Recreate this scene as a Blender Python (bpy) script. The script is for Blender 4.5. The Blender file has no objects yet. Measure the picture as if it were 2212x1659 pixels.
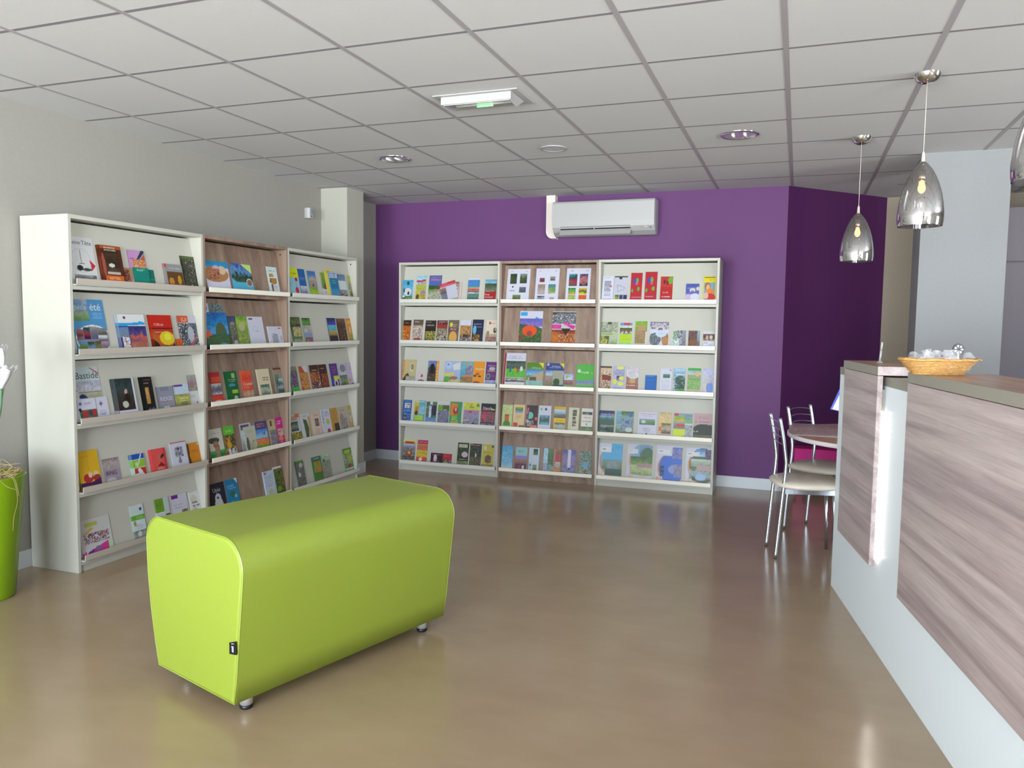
import bpy, math, random
import numpy as np
from math import sin, cos, pi, radians
from mathutils import Vector, Matrix, noise

SC = bpy.context.scene
COL = SC.collection

# ------------------------------------------------------------------ camera
cam_data = bpy.data.cameras.new('camera')
cam_data.sensor_width = 36.0
cam_data.lens = 1676.9 / 2212 * 36.0
cam_data.clip_start = 0.05
cam = bpy.data.objects.new('camera', cam_data)
COL.objects.link(cam)
RIGHT = Vector((0.93839593, 0.34532912, 0.01268402))
UP = Vector((-0.03889599, 0.06908117, 0.99685249))
FWD = Vector((-0.34336597, 0.93593568, -0.07825740))
m = Matrix.Identity(4)
for i in range(3):
    m[i][0], m[i][1], m[i][2] = RIGHT[i], UP[i], -FWD[i]
m[2][3] = 1.416
cam.matrix_world = m
SC.camera = cam

# ------------------------------------------------------------------ view
SC.view_settings.view_transform = 'Standard'
SC.view_settings.look = 'None'
SC.view_settings.gamma = 1.0
SC.view_settings.use_curve_mapping = False
SC.view_settings.exposure = 0.78
SC.cycles.max_bounces = 8
SC.cycles.diffuse_bounces = 4
SC.cycles.glossy_bounces = 4
SC.cycles.transparent_max_bounces = 8
SC.cycles.sample_clamp_indirect = 6.0
SC.cycles.caustics_reflective = False
SC.cycles.caustics_refractive = False
SC.cycles.use_denoising = True
SC.cycles.use_adaptive_sampling = True
SC.cycles.adaptive_threshold = 0.035

# ------------------------------------------------------------------ sky seen through the shop windows
world = bpy.data.worlds.new('sky')
SC.world = world
world.use_nodes = True
wn = world.node_tree
bg = wn.nodes['Background']
tc = wn.nodes.new('ShaderNodeTexCoord')
sx = wn.nodes.new('ShaderNodeSeparateXYZ')
cr = wn.nodes.new('ShaderNodeValToRGB')
wn.links.new(tc.outputs['Generated'], sx.inputs[0])
mr = wn.nodes.new('ShaderNodeMapRange')
mr.inputs[1].default_value = -0.3
mr.inputs[2].default_value = 0.5
wn.links.new(sx.outputs['Z'], mr.inputs[0])
wn.links.new(mr.outputs[0], cr.inputs[0])
cr.color_ramp.elements[0].position = 0.0
cr.color_ramp.elements[0].color = (1.5, 1.6, 1.66, 1)
cr.color_ramp.elements[1].position = 1.0
cr.color_ramp.elements[1].color = (0.38, 0.50, 0.66, 1)
e = cr.color_ramp.elements.new(0.36); e.color = (1.45, 1.56, 1.64, 1)
e = cr.color_ramp.elements.new(0.42); e.color = (0.84, 0.95, 1.05, 1)
wn.links.new(cr.outputs[0], bg.inputs[0])
bg.inputs[1].default_value = 14.0

XW, YB, ZC = -4.06, 7.0, 2.592          # left wall, purple wall, ceiling
YS, XE, YR = -3.8, 4.4, 7.874           # shop front, far right wall, rear wall

WINDOWS = [(-3.95, -1.75), (-1.35, 0.95)]
FILL_WINDOWS = [(-3.0, 0.0, .80, 2.45), (3.4, 4.4, 1.0, 2.3)]   # unseen right-wall windows added for extra light: y from, y to, sill, head
for FILL_WINDOW in FILL_WINDOWS:
    ld = bpy.data.lights.new('window_portal', 'AREA')
    ld.shape = 'RECTANGLE'
    ld.size, ld.size_y = FILL_WINDOW[3] - FILL_WINDOW[2], FILL_WINDOW[1] - FILL_WINDOW[0]
    ld.cycles.is_portal = True
    lo = bpy.data.objects.new('window_portal', ld)
    lo.location = (XE + .1, (FILL_WINDOW[0] + FILL_WINDOW[1]) / 2, (FILL_WINDOW[2] + FILL_WINDOW[3]) / 2)
    lo.rotation_euler = (0, radians(90), 0)
    COL.objects.link(lo)
for (a, b) in WINDOWS:                   # daylight portals in the window openings
    ld = bpy.data.lights.new('window_portal', 'AREA')
    ld.shape = 'RECTANGLE'
    ld.size, ld.size_y = b - a, 2.42
    ld.cycles.is_portal = True
    lo = bpy.data.objects.new('window_portal', ld)
    lo.location = ((a + b) / 2, YS - 0.1, 1.27)
    lo.rotation_euler = (radians(90), 0, 0)
    COL.objects.link(lo)


# ------------------------------------------------------------------ helpers
def lin(c):
    return c / 12.92 if c <= 0.04045 else ((c + 0.055) / 1.055) ** 2.4


def rgb(r, g, b):
    return (lin(r / 255), lin(g / 255), lin(b / 255), 1.0)


def tag(o, label=None, cat=None, group=None, kind=None):
    if label: o['label'] = label
    if cat: o['category'] = cat
    if group: o['group'] = group
    if kind: o['kind'] = kind
    return o


def link_mesh(name, me, mat=None, parent=None):
    o = bpy.data.objects.new(name, me)
    COL.objects.link(o)
    if mat is not None:
        for mm in (mat if isinstance(mat, (list, tuple)) else [mat]):
            me.materials.append(mm)
    if parent is not None:
        o.parent = parent
    return o


def thing(name, label, cat, loc=(0, 0, 0), rotz=0.0, group=None):
    o = bpy.data.objects.new(name, None)
    o.empty_display_size = 0.05
    COL.objects.link(o)
    o.location = loc
    o.rotation_euler = (0, 0, rotz)
    return tag(o, label, cat, group)


class MB:
    """collects shapes into one mesh"""

    def __init__(self):
        self.v, self.f, self.s, self.m = [], [], [], []

    def add(self, vs, fs, smooth=False, mi=0):
        k = len(self.v)
        self.v += [tuple(p) for p in vs]
        self.f += [tuple(i + k for i in q) for q in fs]
        self.s += [smooth] * len(fs)
        self.m += [mi] * len(fs)
        return self

    def box(self, a, b, mi=0):
        x0, y0, z0 = a
        x1, y1, z1 = b
        vs = [(x0, y0, z0), (x1, y0, z0), (x1, y1, z0), (x0, y1, z0), (x0, y0, z1), (x1, y0, z1), (x1, y1, z1), (x0, y1, z1)]
        fs = [(0, 3, 2, 1), (4, 5, 6, 7), (0, 1, 5, 4), (1, 2, 6, 5), (2, 3, 7, 6), (3, 0, 4, 7)]
        return self.add(vs, fs, False, mi)

    def prism(self, poly, z0, z1, mi=0, smooth=False):
        n = len(poly)
        vs = [(x, y, z0) for x, y in poly] + [(x, y, z1) for x, y in poly]
        self.add(vs, [tuple(range(n - 1, -1, -1)), tuple(range(n, 2 * n))], False, mi)
        k = len(self.v) - 2 * n
        for i in range(n):
            j = (i + 1) % n
            self.f.append((k + i, k + j, k + n + j, k + n + i))
            self.s.append(smooth)
            self.m.append(mi)
        return self

    def lathe(self, prof, c=(0, 0, 0), n=32, mi=0, cap=(False, False)):
        vs, fs = [], []
        for r, z in prof:
            for i in range(n):
                t = 2 * pi * i / n
                vs.append((c[0] + r * cos(t), c[1] + r * sin(t), c[2] + z))
        for a in range(len(prof) - 1):
            for i in range(n):
                j = (i + 1) % n
                fs.append((a * n + i, a * n + j, (a + 1) * n + j, (a + 1) * n + i))
        self.add(vs, fs, True, mi)
        k = len(self.v) - len(vs)
        if cap[0]:
            self.f.append(tuple(k + i for i in range(n - 1, -1, -1))); self.s.append(False); self.m.append(mi)
        if cap[1]:
            q = k + (len(prof) - 1) * n
            self.f.append(tuple(q + i for i in range(n))); self.s.append(False); self.m.append(mi)
        return self

    def tube(self, path, r, n=10, mi=0, closed=False, caps=True):
        P = [Vector(p) for p in path]
        R = r if isinstance(r, (list, tuple)) else [r] * len(P)
        k = len(P)
        T = []
        for i in range(k):
            a = P[(i - 1) % k] if (closed or i > 0) else P[0]
            b = P[(i + 1) % k] if (closed or i < k - 1) else P[-1]
            T.append((b - a).normalized())
        up = Vector((0, 0, 1)) if abs(T[0].z) < 0.9 else Vector((1, 0, 0))
        N = T[0].cross(up).normalized()
        vs = []
        for i in range(k):
            N = (N - T[i] * N.dot(T[i])).normalized()
            B = T[i].cross(N)
            for j in range(n):
                t = 2 * pi * j / n
                vs.append(P[i] + (N * cos(t) + B * sin(t)) * R[i])
        fs = []
        for i in range(k if closed else k - 1):
            i2 = (i + 1) % k
            for j in range(n):
                j2 = (j + 1) % n
                fs.append((i * n + j, i * n + j2, i2 * n + j2, i2 * n + j))
        self.add(vs, fs, True, mi)
        if caps and not closed:
            q = len(self.v) - len(vs)
            self.f.append(tuple(q + i for i in range(n - 1, -1, -1))); self.s.append(False); self.m.append(mi)
            q2 = q + (k - 1) * n
            self.f.append(tuple(q2 + i for i in range(n))); self.s.append(False); self.m.append(mi)
        return self

    def build(self, name, mat=None, parent=None, bevel=0, seg=2):
        me = bpy.data.meshes.new(name)
        me.from_pydata(self.v, [], self.f)
        me.polygons.foreach_set('use_smooth', self.s)
        me.polygons.foreach_set('material_index', self.m)
        me.update()
        o = link_mesh(name, me, mat, parent)
        if bevel:
            b = o.modifiers.new('bevel', 'BEVEL')
            b.width = bevel
            b.segments = seg
            b.limit_method = 'ANGLE'
            b.harden_normals = False
        return o


def smooth_path(pts, k=6):
    P = [Vector(p) for p in pts]
    out = []
    for i in range(len(P) - 1):
        p0 = P[max(i - 1, 0)]; p1 = P[i]; p2 = P[i + 1]; p3 = P[min(i + 2, len(P) - 1)]
        for j in range(k):
            t = j / k
            out.append(0.5 * ((2 * p1) + (p2 - p0) * t + (2 * p0 - 5 * p1 + 4 * p2 - p3) * t * t + (3 * p1 - p0 - 3 * p2 + p3) * t ** 3))
    out.append(P[-1])
    return out


# ------------------------------------------------------------------ materials
def mat(name, col, rough=0.5, metal=0.0, spec=0.5, coat=0.0, emis=None, estr=0.0, trans=0.0, alpha=1.0, sheen=0.0):
    mm = bpy.data.materials.new(name)
    mm.use_nodes = True
    b = mm.node_tree.nodes['Principled BSDF']
    b.inputs['Base Color'].default_value = col
    b.inputs['Roughness'].default_value = rough
    b.inputs['Metallic'].default_value = metal
    b.inputs['Specular IOR Level'].default_value = spec
    b.inputs['Coat Weight'].default_value = coat
    b.inputs['Coat Roughness'].default_value = 0.08
    b.inputs['Transmission Weight'].default_value = trans
    b.inputs['Alpha'].default_value = alpha
    b.inputs['Sheen Weight'].default_value = sheen
    if emis:
        b.inputs['Emission Color'].default_value = emis
        b.inputs['Emission Strength'].default_value = estr
    return mm


def nodes_of(mm):
    nt = mm.node_tree
    return nt, nt.nodes['Principled BSDF']


def add_noise(mm, c2, scale=20.0, fac=0.5, stretch=(1, 1, 1), detail=4, bump=0.0, bump_scale=None, coord='Object', lo=0.35, hi=0.65, rvar=0.0):
    nt, b = nodes_of(mm)
    tc = nt.nodes.new('ShaderNodeTexCoord')
    mp = nt.nodes.new('ShaderNodeMapping')
    mp.inputs['Scale'].default_value = stretch
    nt.links.new(tc.outputs[coord], mp.inputs[0])
    n = nt.nodes.new('ShaderNodeTexNoise')
    n.inputs['Scale'].default_value = scale
    n.inputs['Detail'].default_value = detail
    nt.links.new(mp.outputs[0], n.inputs['Vector'])
    r = nt.nodes.new('ShaderNodeMapRange')
    r.inputs[1].default_value = lo
    r.inputs[2].default_value = hi
    r.inputs[4].default_value = fac
    nt.links.new(n.outputs['Fac'], r.inputs[0])
    mx = nt.nodes.new('ShaderNodeMix')
    mx.data_type = 'RGBA'
    mx.inputs[6].default_value = b.inputs['Base Color'].default_value
    mx.inputs[7].default_value = c2
    nt.links.new(r.outputs[0], mx.inputs[0])
    prev = b.inputs['Base Color'].links
    if prev:
        nt.links.new(prev[0].from_socket, mx.inputs[6])
    nt.links.new(mx.outputs[2], b.inputs['Base Color'])
    if rvar:
        rr = nt.nodes.new('ShaderNodeMapRange')
        rr.inputs[1].default_value = lo; rr.inputs[2].default_value = hi
        r0 = b.inputs['Roughness'].default_value
        rr.inputs[3].default_value = r0 - rvar; rr.inputs[4].default_value = r0 + rvar
        nt.links.new(n.outputs['Fac'], rr.inputs[0])
        nt.links.new(rr.outputs[0], b.inputs['Roughness'])
    if bump:
        n2 = nt.nodes.new('ShaderNodeTexNoise')
        n2.inputs['Scale'].default_value = bump_scale or scale
        n2.inputs['Detail'].default_value = 3
        nt.links.new(mp.outputs[0], n2.inputs['Vector'])
        bp = nt.nodes.new('ShaderNodeBump')
        bp.inputs['Strength'].default_value = bump
        bp.inputs['Distance'].default_value = 0.002
        nt.links.new(n2.outputs['Fac'], bp.inputs['Height'])
        nt.links.new(bp.outputs[0], b.inputs['Normal'])
    return mm


def wood(name, c1, c2, c3, stretch, rough=0.45, seed=0.0, coat=0.0):
    """wood grain: long streaks along the axis with the small stretch value"""
    mm = mat(name, c1, rough, coat=coat)
    nt, b = nodes_of(mm)
    tc = nt.nodes.new('ShaderNodeTexCoord')
    mp = nt.nodes.new('ShaderNodeMapping')
    mp.inputs['Scale'].default_value = stretch
    mp.inputs['Location'].default_value = (seed, seed * 1.7, seed * 0.3)
    nt.links.new(tc.outputs['Object'], mp.inputs[0])
    w = nt.nodes.new('ShaderNodeTexNoise')
    w.inputs['Scale'].default_value = 1.6
    w.inputs['Detail'].default_value = 3
    w.inputs['Distortion'].default_value = 0.6
    nt.links.new(mp.outputs[0], w.inputs['Vector'])
    g = nt.nodes.new('ShaderNodeTexNoise')
    g.inputs['Scale'].default_value = 9.0
    g.inputs['Detail'].default_value = 6
    g.inputs['Roughness'].default_value = 0.65
    g.inputs['Distortion'].default_value = 1.0
    nt.links.new(mp.outputs[0], g.inputs['Vector'])
    r1 = nt.nodes.new('ShaderNodeValToRGB')
    r1.color_ramp.elements[0].position = 0.30; r1.color_ramp.elements[0].color = c3
    r1.color_ramp.elements[1].position = 0.68; r1.color_ramp.elements[1].color = c2
    em = r1.color_ramp.elements.new(0.5); em.color = c1
    nt.links.new(w.outputs['Fac'], r1.inputs[0])
    r2 = nt.nodes.new('ShaderNodeMapRange')
    r2.inputs[1].default_value = 0.38; r2.inputs[2].default_value = 0.62
    r2.inputs[3].default_value = 0.87; r2.inputs[4].default_value = 1.07
    nt.links.new(g.outputs['Fac'], r2.inputs[0])
    mx = nt.nodes.new('ShaderNodeVectorMath')
    mx.operation = 'SCALE'
    nt.links.new(r1.outputs[0], mx.inputs[0])
    nt.links.new(r2.outputs[0], mx.inputs['Scale'])
    nt.links.new(mx.outputs[0], b.inputs['Base Color'])
    return mm


M = {}
M['wall'] = add_noise(mat('wall_paint', rgb(149, 146, 138), 0.8), rgb(144, 141, 133), 90, 0.6, bump=0.12, bump_scale=260)
M['wall_dark'] = add_noise(mat('taupe_wall_paint', rgb(140, 128, 112), 0.8), rgb(132, 121, 106), 90, 0.6, bump=0.12, bump_scale=260)
M['column'] = add_noise(mat('pale_column_paint', rgb(172, 170, 158), 0.8), rgb(166, 164, 152), 80, 0.5, bump=0.1, bump_scale=260)
M['column_grey'] = add_noise(mat('light_grey_paint', rgb(140, 141, 142), 0.75), rgb(136, 137, 138), 80, 0.5, bump=0.1, bump_scale=260)
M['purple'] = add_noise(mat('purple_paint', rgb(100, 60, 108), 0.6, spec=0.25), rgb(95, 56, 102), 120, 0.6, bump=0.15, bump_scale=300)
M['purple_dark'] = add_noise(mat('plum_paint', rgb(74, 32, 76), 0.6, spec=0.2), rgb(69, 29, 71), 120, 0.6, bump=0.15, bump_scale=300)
M['tile'] = add_noise(mat('ceiling_tile', rgb(212, 212, 212), 0.9, spec=0.2), rgb(200, 200, 200), 260, 0.55, detail=6, bump=0.3, bump_scale=420)
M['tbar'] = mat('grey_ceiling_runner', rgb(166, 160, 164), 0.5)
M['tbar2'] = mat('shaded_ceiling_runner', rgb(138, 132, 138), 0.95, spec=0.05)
M['white'] = mat('white_melamine', rgb(182, 180, 169), 0.42, spec=0.3)
M['white_gloss'] = mat('glossy_white_laminate', rgb(232, 240, 245), 0.36, spec=0.5)
M['base'] = mat('white_baseboard', rgb(200, 204, 206), 0.4)
M['floor'] = add_noise(mat('taupe_resin_floor', rgb(166, 143, 116), 0.2, spec=0.55), rgb(148, 126, 100), 2.6, 0.6, stretch=(1.0, 1.6, 1), detail=9, lo=0.30, hi=0.72, rvar=0.05)
M['floor'] = add_noise(M['floor'], rgb(168, 148, 124), 9.0, 0.3, stretch=(0.7, 1.8, 1), detail=6, lo=0.42, hi=0.85)
M['rackwood'] = wood('oak_melamine', rgb(138, 115, 98), rgb(150, 128, 112), rgb(116, 94, 80), (8, 8, 0.22), 0.5)
M['counterwood'] = wood('grey_oak_panel', rgb(176, 160, 158), rgb(190, 175, 173), rgb(150, 134, 134), (0.42, 13, 13), 0.4, seed=3.1)
M['topwood'] = wood('brown_oak_worktop', rgb(160, 124, 100), rgb(176, 140, 114), rgb(132, 98, 76), (1.0, 12, 12), 0.3, seed=8.2)
M['band'] = mat('taupe_band', rgb(142, 138, 126), 0.45)
M['lip_taupe'] = mat('taupe_lip', rgb(178, 168, 156), 0.35, spec=0.5)
M['lip_cream'] = mat('cream_lip', rgb(236, 230, 214), 0.35)
M['lip_grey'] = mat('grey_lip', rgb(206, 204, 196), 0.3)
M['chrome'] = mat('chrome', (0.86, 0.87, 0.88, 1), 0.07, metal=1)
M['reflector'] = mat('downlight_reflector', (0.95, 0.95, 0.96, 1), 0.3, metal=0.85)
M['steel'] = mat('brushed_tube_steel', (0.62, 0.66, 0.72, 1), 0.25, metal=1)
M['satin'] = mat('satin_aluminium', (0.80, 0.81, 0.82, 1), 0.4, metal=0.6)
M['black'] = mat('black_plastic', rgb(22, 22, 26), 0.4)
M['vinyl'] = add_noise(mat('lime_vinyl', rgb(145, 163, 50), 0.42, spec=1.0), rgb(141, 160, 48), 200, 0.5, bump=0.15, bump_scale=700)
M['vinyl_end'] = add_noise(mat('pale_lime_vinyl', rgb(188, 216, 66), 0.45, spec=0.5), rgb(184, 212, 62), 200, 0.5, bump=0.1, bump_scale=700)
M['acwhite'] = mat('ac_plastic', rgb(168, 167, 165), 0.35)
M['seat'] = add_noise(mat('cream_leatherette', rgb(214, 204, 188), 0.4), rgb(206, 196, 180), 60, 0.5, bump=0.1, bump_scale=400)
M['paper'] = mat('white_paper', rgb(226, 226, 222), 0.6)
M['magenta'] = mat('magenta_fabric', rgb(176, 12, 110), 0.7)
M['pot'] = mat('lime_ceramic', rgb(118, 152, 16), 0.25)
M['straw'] = mat('straw', rgb(206, 176, 130), 0.7)
M['petal'] = mat('white_petal', rgb(206, 205, 204), 0.6, spec=0.3)
M['stem'] = mat('green_stem', rgb(82, 120, 84), 0.5)
M['yellow'] = mat('yellow_stamen', rgb(230, 200, 70), 0.6)
M['wicker'] = add_noise(mat('wicker', rgb(206, 158, 92), 0.6), rgb(160, 112, 58), 90, 0.8, stretch=(1, 1, 3), bump=0.5, bump_scale=140)
M['cord'] = mat('clear_cord', rgb(196, 186, 176), 0.5)
M['cabinet'] = mat('grey_cabinet_front', rgb(120, 112, 120), 0.5)

# smoked glass shade: mirror coating at the rim fading to clear glass at the neck
mm = bpy.data.materials.new('mirrored_glass')
mm.use_nodes = True
nt = mm.node_tree
for n_ in list(nt.nodes):
    nt.nodes.remove(n_)
out = nt.nodes.new('ShaderNodeOutputMaterial')
gl = nt.nodes.new('ShaderNodeBsdfGlossy')
gl.inputs['Color'].default_value = (0.80, 0.79, 0.80, 1)
gl.inputs['Roughness'].default_value = 0.05
tr = nt.nodes.new('ShaderNodeBsdfTransparent')
tr.inputs['Color'].default_value = (0.62, 0.60, 0.58, 1)
mx = nt.nodes.new('ShaderNodeMixShader')
tc = nt.nodes.new('ShaderNodeTexCoord')
sp = nt.nodes.new('ShaderNodeSeparateXYZ')
r_ = nt.nodes.new('ShaderNodeMapRange')
r_.inputs[1].default_value = 0.05; r_.inputs[2].default_value = 0.20
r_.inputs[3].default_value = 1.0; r_.inputs[4].default_value = 0.38
nt.links.new(tc.outputs['Object'], sp.inputs[0])
nt.links.new(sp.outputs['Z'], r_.inputs[0])
nt.links.new(r_.outputs[0], mx.inputs[0])
nt.links.new(tr.outputs[0], mx.inputs[1])
nt.links.new(gl.outputs[0], mx.inputs[2])
nt.links.new(mx.outputs[0], out.inputs[0])
M['shade'] = mm


def emit(name, col, s):
    mm = bpy.data.materials.new(name)
    mm.use_nodes = True
    nt = mm.node_tree
    b = nt.nodes['Principled BSDF']
    b.inputs['Base Color'].default_value = (0, 0, 0, 1)
    b.inputs['Emission Color'].default_value = col
    b.inputs['Emission Strength'].default_value = s
    return mm


def clearmat(name, col, rough=0.1, mixf=0.35):
    mm = bpy.data.materials.new(name)
    mm.use_nodes = True
    nt = mm.node_tree
    b = nt.nodes['Principled BSDF']
    b.inputs['Base Color'].default_value = col
    b.inputs['Roughness'].default_value = rough
    tr = nt.nodes.new('ShaderNodeBsdfTransparent')
    mx = nt.nodes.new('ShaderNodeMixShader')
    mx.inputs[0].default_value = mixf
    nt.links.new(tr.outputs[0], mx.inputs[1])
    nt.links.new(b.outputs[0], mx.inputs[2])
    nt.links.new(mx.outputs[0], nt.nodes['Material Output'].inputs[0])
    return mm


M['bulb'] = emit('warm_bulb', (1.0, 0.46, 0.13, 1), 6)
M['led'] = emit('white_led', (1.0, 0.93, 0.86, 1), 8)
M['led_streak'] = emit('led_streak_glow', (1.0, 0.95, 0.9, 1), 14)  # emission for the painted LED reflection on the counter front
M['green'] = emit('green_led', (0.15, 1.0, 0.2, 1), 2.2)
M['clear'] = clearmat('clear_diffuser', (0.9, 0.92, 0.9, 1), 0.1, 0.35)
M['cello'] = clearmat('cellophane', (0.8, 0.8, 0.82, 1), 0.06, 0.22)

# ------------------------------------------------------------------ the room
def struct(name, mb, m_, bevel=0):
    o = mb.build(name, m_, None, bevel)
    o['kind'] = 'structure'
    return o


struct('floor', MB().box((XW - .2, YS - .2, -.1), (XE + .2, YR + .4, 0)), M['floor'])
struct('ceiling', MB().box((XW - .2, YS - .2, ZC), (XE + .2, YR + .4, ZC + .1)), M['tile'])
rb = MB()
for b in range(1, 15):
    x = -4.2949 + .6 * b
    rb.box((x - .012, YS, ZC - .0015), (x + .012, YB if x < -.12 else YR, ZC + .001))
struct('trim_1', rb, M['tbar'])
rb = MB()
for r in range(-11, 10):
    y = 2.3832 + .6 * r
    rb.box((XW if y < YB else .72, y - .010, ZC - .0004), (XE, y + .010, ZC + .001))
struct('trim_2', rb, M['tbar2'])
struct('wall_left', MB().box((XW - .15, YS, 0), (XW, YB + .15, ZC)), M['wall'])
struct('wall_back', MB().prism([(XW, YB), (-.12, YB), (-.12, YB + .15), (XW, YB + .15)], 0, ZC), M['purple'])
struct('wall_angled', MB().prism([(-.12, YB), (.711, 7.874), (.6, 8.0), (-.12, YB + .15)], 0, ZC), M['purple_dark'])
struct('wall_rear', MB().box((.6, YR, 0), (XE + .15, YR + .15, ZC)), M['wall_dark'])
wr_ = MB()
ys = [YS] + [v for q in FILL_WINDOWS for v in q[:2]] + [YR]
for i in range(0, len(ys), 2):
    wr_.box((XE, ys[i], 0), (XE + .15, ys[i + 1], ZC))
for k, FILL_WINDOW in enumerate(FILL_WINDOWS):
    wr_.box((XE, FILL_WINDOW[0], 0), (XE + .15, FILL_WINDOW[1], FILL_WINDOW[2])).box((XE, FILL_WINDOW[0], FILL_WINDOW[3]), (XE + .15, FILL_WINDOW[1], ZC))
    w_ = MB()
    for (p, q) in (((FILL_WINDOW[0], FILL_WINDOW[2]), (FILL_WINDOW[0] + .05, FILL_WINDOW[3])), ((FILL_WINDOW[1] - .05, FILL_WINDOW[2]), (FILL_WINDOW[1], FILL_WINDOW[3])), ((FILL_WINDOW[0], FILL_WINDOW[2]), (FILL_WINDOW[1], FILL_WINDOW[2] + .05)), ((FILL_WINDOW[0], FILL_WINDOW[3] - .05), (FILL_WINDOW[1], FILL_WINDOW[3])), (((FILL_WINDOW[0] + FILL_WINDOW[1]) / 2 - .025, FILL_WINDOW[2]), ((FILL_WINDOW[0] + FILL_WINDOW[1]) / 2 + .025, FILL_WINDOW[3]))):
        w_.box((XE + .04, p[0], p[1]), (XE + .10, q[0], q[1]))
    struct('window_%d' % (k + 3), w_, M['steel'])  # frames of the added fill-light windows, out of view
struct('wall_right', wr_, M['wall'])
fr = MB()                                # shop-front wall around the window openings
xs = [XW - .15] + [v for w_ in WINDOWS for v in w_] + [XE + .15]
for i in range(0, len(xs), 2):
    fr.box((xs[i], YS - .15, 0), (xs[i + 1], YS, ZC))
for (a, b) in WINDOWS:
    fr.box((a, YS - .15, 0), (b, YS, .06))
    fr.box((a, YS - .15, 2.48), (b, YS, ZC))
struct('wall_front', fr, M['wall'])
for i, (a, b) in enumerate(WINDOWS):
    w_ = MB()
    for (p, q) in (((a, .06), (a + .05, 2.48)), ((b - .05, .06), (b, 2.48)), ((a, .06), (b, .11)), ((a, 2.43), (b, 2.48)), (((a + b) / 2 - .025, .06), ((a + b) / 2 + .025, 2.48))):
        w_.box((p[0], YS - .08, p[1]), (q[0], YS - .02, q[1]))
    struct('window_%d' % (i + 1), w_, M['steel'])
struct('wall_column_left', MB().box((XW, 6.035, 0), (-3.79, 6.31, ZC)), M['column'])
struct('wall_column_right', MB().box((.752, 5.958, 0), (1.266, 6.32, ZC)), M['column_grey'])
struct('baseboard_left', MB().box((XW, YS, 0), (XW + .012, YB, .10)), M['base'], .002)
struct('baseboard_back', MB().box((XW, YB - .012, 0), (-.12, YB, .10)), M['base'], .002)
dx, dy = .831 / 1.206, .874 / 1.206
struct('baseboard_angled', MB().prism([(-.12, YB), (-.12 + .012 * dy, YB - .012 * dx), (.711 + .012 * dy, 7.874 - .012 * dx), (.711, 7.874)], 0, .10), M['base'])
struct('baseboard_column', MB().prism([(XW, 6.023), (-3.778, 6.023), (-3.778, 6.322), (XW, 6.322)], 0, .10), M['base'])

# tall storage cabinet in the office corner, far right
tall = thing('tall_cabinet', 'tall grey office cabinet behind the right-hand pale column', 'cabinet', (1.95, 7.6, 0))
MB().box((-.72, -.25, .06), (.75, .25, 2.40)).build('carcass', M['cabinet'], tall)
for (x0, x1) in ((-.715, 0.013), (.017, .745)):
    for (z0, z1) in ((.07, 1.955), (1.965, 2.395)):
        d_ = MB().box((x0, -.272, z0), (x1, -.252, z1)).build('cabinet_door', M['cabinet'], tall, .003)
MB().box((-.70, -.22, 0), (.73, .22, .06)).build('plinth', M['black'], tall)


# ------------------------------------------------------------------ ceiling fittings
def downlight(x, y, label):
    t = thing('recessed_downlight', label, 'ceiling light', (x, y, ZC), 0, 'recessed downlights')
    MB().lathe([(.118, 0.0), (.118, -.006), (.100, -.009), (.097, -.004)], n=40).build('trim_ring', M['chrome'], t)
    MB().lathe([(.098, -.005), (.085, -.001), (.05, -.0005), (.0, -.0004)], n=40).build('reflector', M['reflector'], t)
    for k in (-1, 1):
        MB().tube([(k * .035, -.05, -.006), (k * .035, .05, -.006)], .009, 8).build('lamp_tube', M['paper'], t)


downlight(-2.794, 5.083, 'round chrome recessed downlight in the ceiling above the left-hand rack corner')
downlight(-.388, 5.071, 'round chrome recessed downlight in the ceiling right of the air conditioner')
sp_ = thing('ceiling_speaker', 'flat round pale grey ceiling speaker between the two chrome downlights', 'speaker', (-1.592, 5.09, ZC))
MB().lathe([(.088, 0), (.088, -.006), (.076, -.008), (.074, -.004)], n=36).build('rim', M['tbar'], sp_)
MB().lathe([(.075, -.004), (.04, -.006), (0, -.0065)], n=36).build('grille', mat('speaker_mesh', rgb(196, 198, 200), .6), sp_)

em = thing('emergency_light', 'rectangular white emergency exit light with green glow, set in the ceiling', 'emergency light', (-1.605, 3.888, ZC))
MB().box((-.235, -.140, -.006), (.235, .140, 0)).build('flange', M['acwhite'], em, .002)
h = MB()
b0 = [(-.195, -.115), (.195, -.115), (.195, .085), (-.195, .085)]
b1 = [(-.185, -.108), (.185, -.108), (.175, .020), (-.175, .020)]
h.add([(x, y, -.006) for x, y in b0] + [(x, y, -.048) for x, y in b1], [(0, 1, 5, 4), (1, 2, 6, 5), (3, 0, 4, 7)])
h.box((-.195, -.117, -.045), (.195, -.108, -.006))
h.build('housing', M['acwhite'], em, .001)
MB().add([(-.175, -.100, -.0485), (.175, -.100, -.0485), (.185, .080, -.012), (-.185, .080, -.012), (-.185, .1, -.007), (.185, .1, -.007)],
         [(3, 2, 1, 0), (4, 5, 2, 3)]).build('diffuser', M['clear'], em)
MB().tube([(-.155, .0, -.022), (.155, .0, -.022)], .009, 10).build('lamp_tube', M['paper'], em)
MB().tube([(-.04, .006, -.034), (.05, .006, -.034)], [.004, .004], 8).build('indicator_lamp', M['green'], em)

det = thing('motion_detector', 'small white motion detector box high on the grey wall left of the column', 'motion detector', (XW, 5.815, 2.346))
MB().prism([(0, -.034), (.028, -.034), (.05, -.022), (.05, .022), (.028, .034), (0, .034)], -.045, .045).build('housing', M['acwhite'], det, .004)
MB().prism([(.0505, -.019), (.056, -.012), (.056, .012), (.0505, .019)], -.006, .036).build('lens', mat('grey_lens', rgb(120, 130, 140), .2), det)
MB().tube([(.049, 0, -.026), (.0535, 0, -.026)], .0055, 10).build('camera_eye', M['black'], det)

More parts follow.
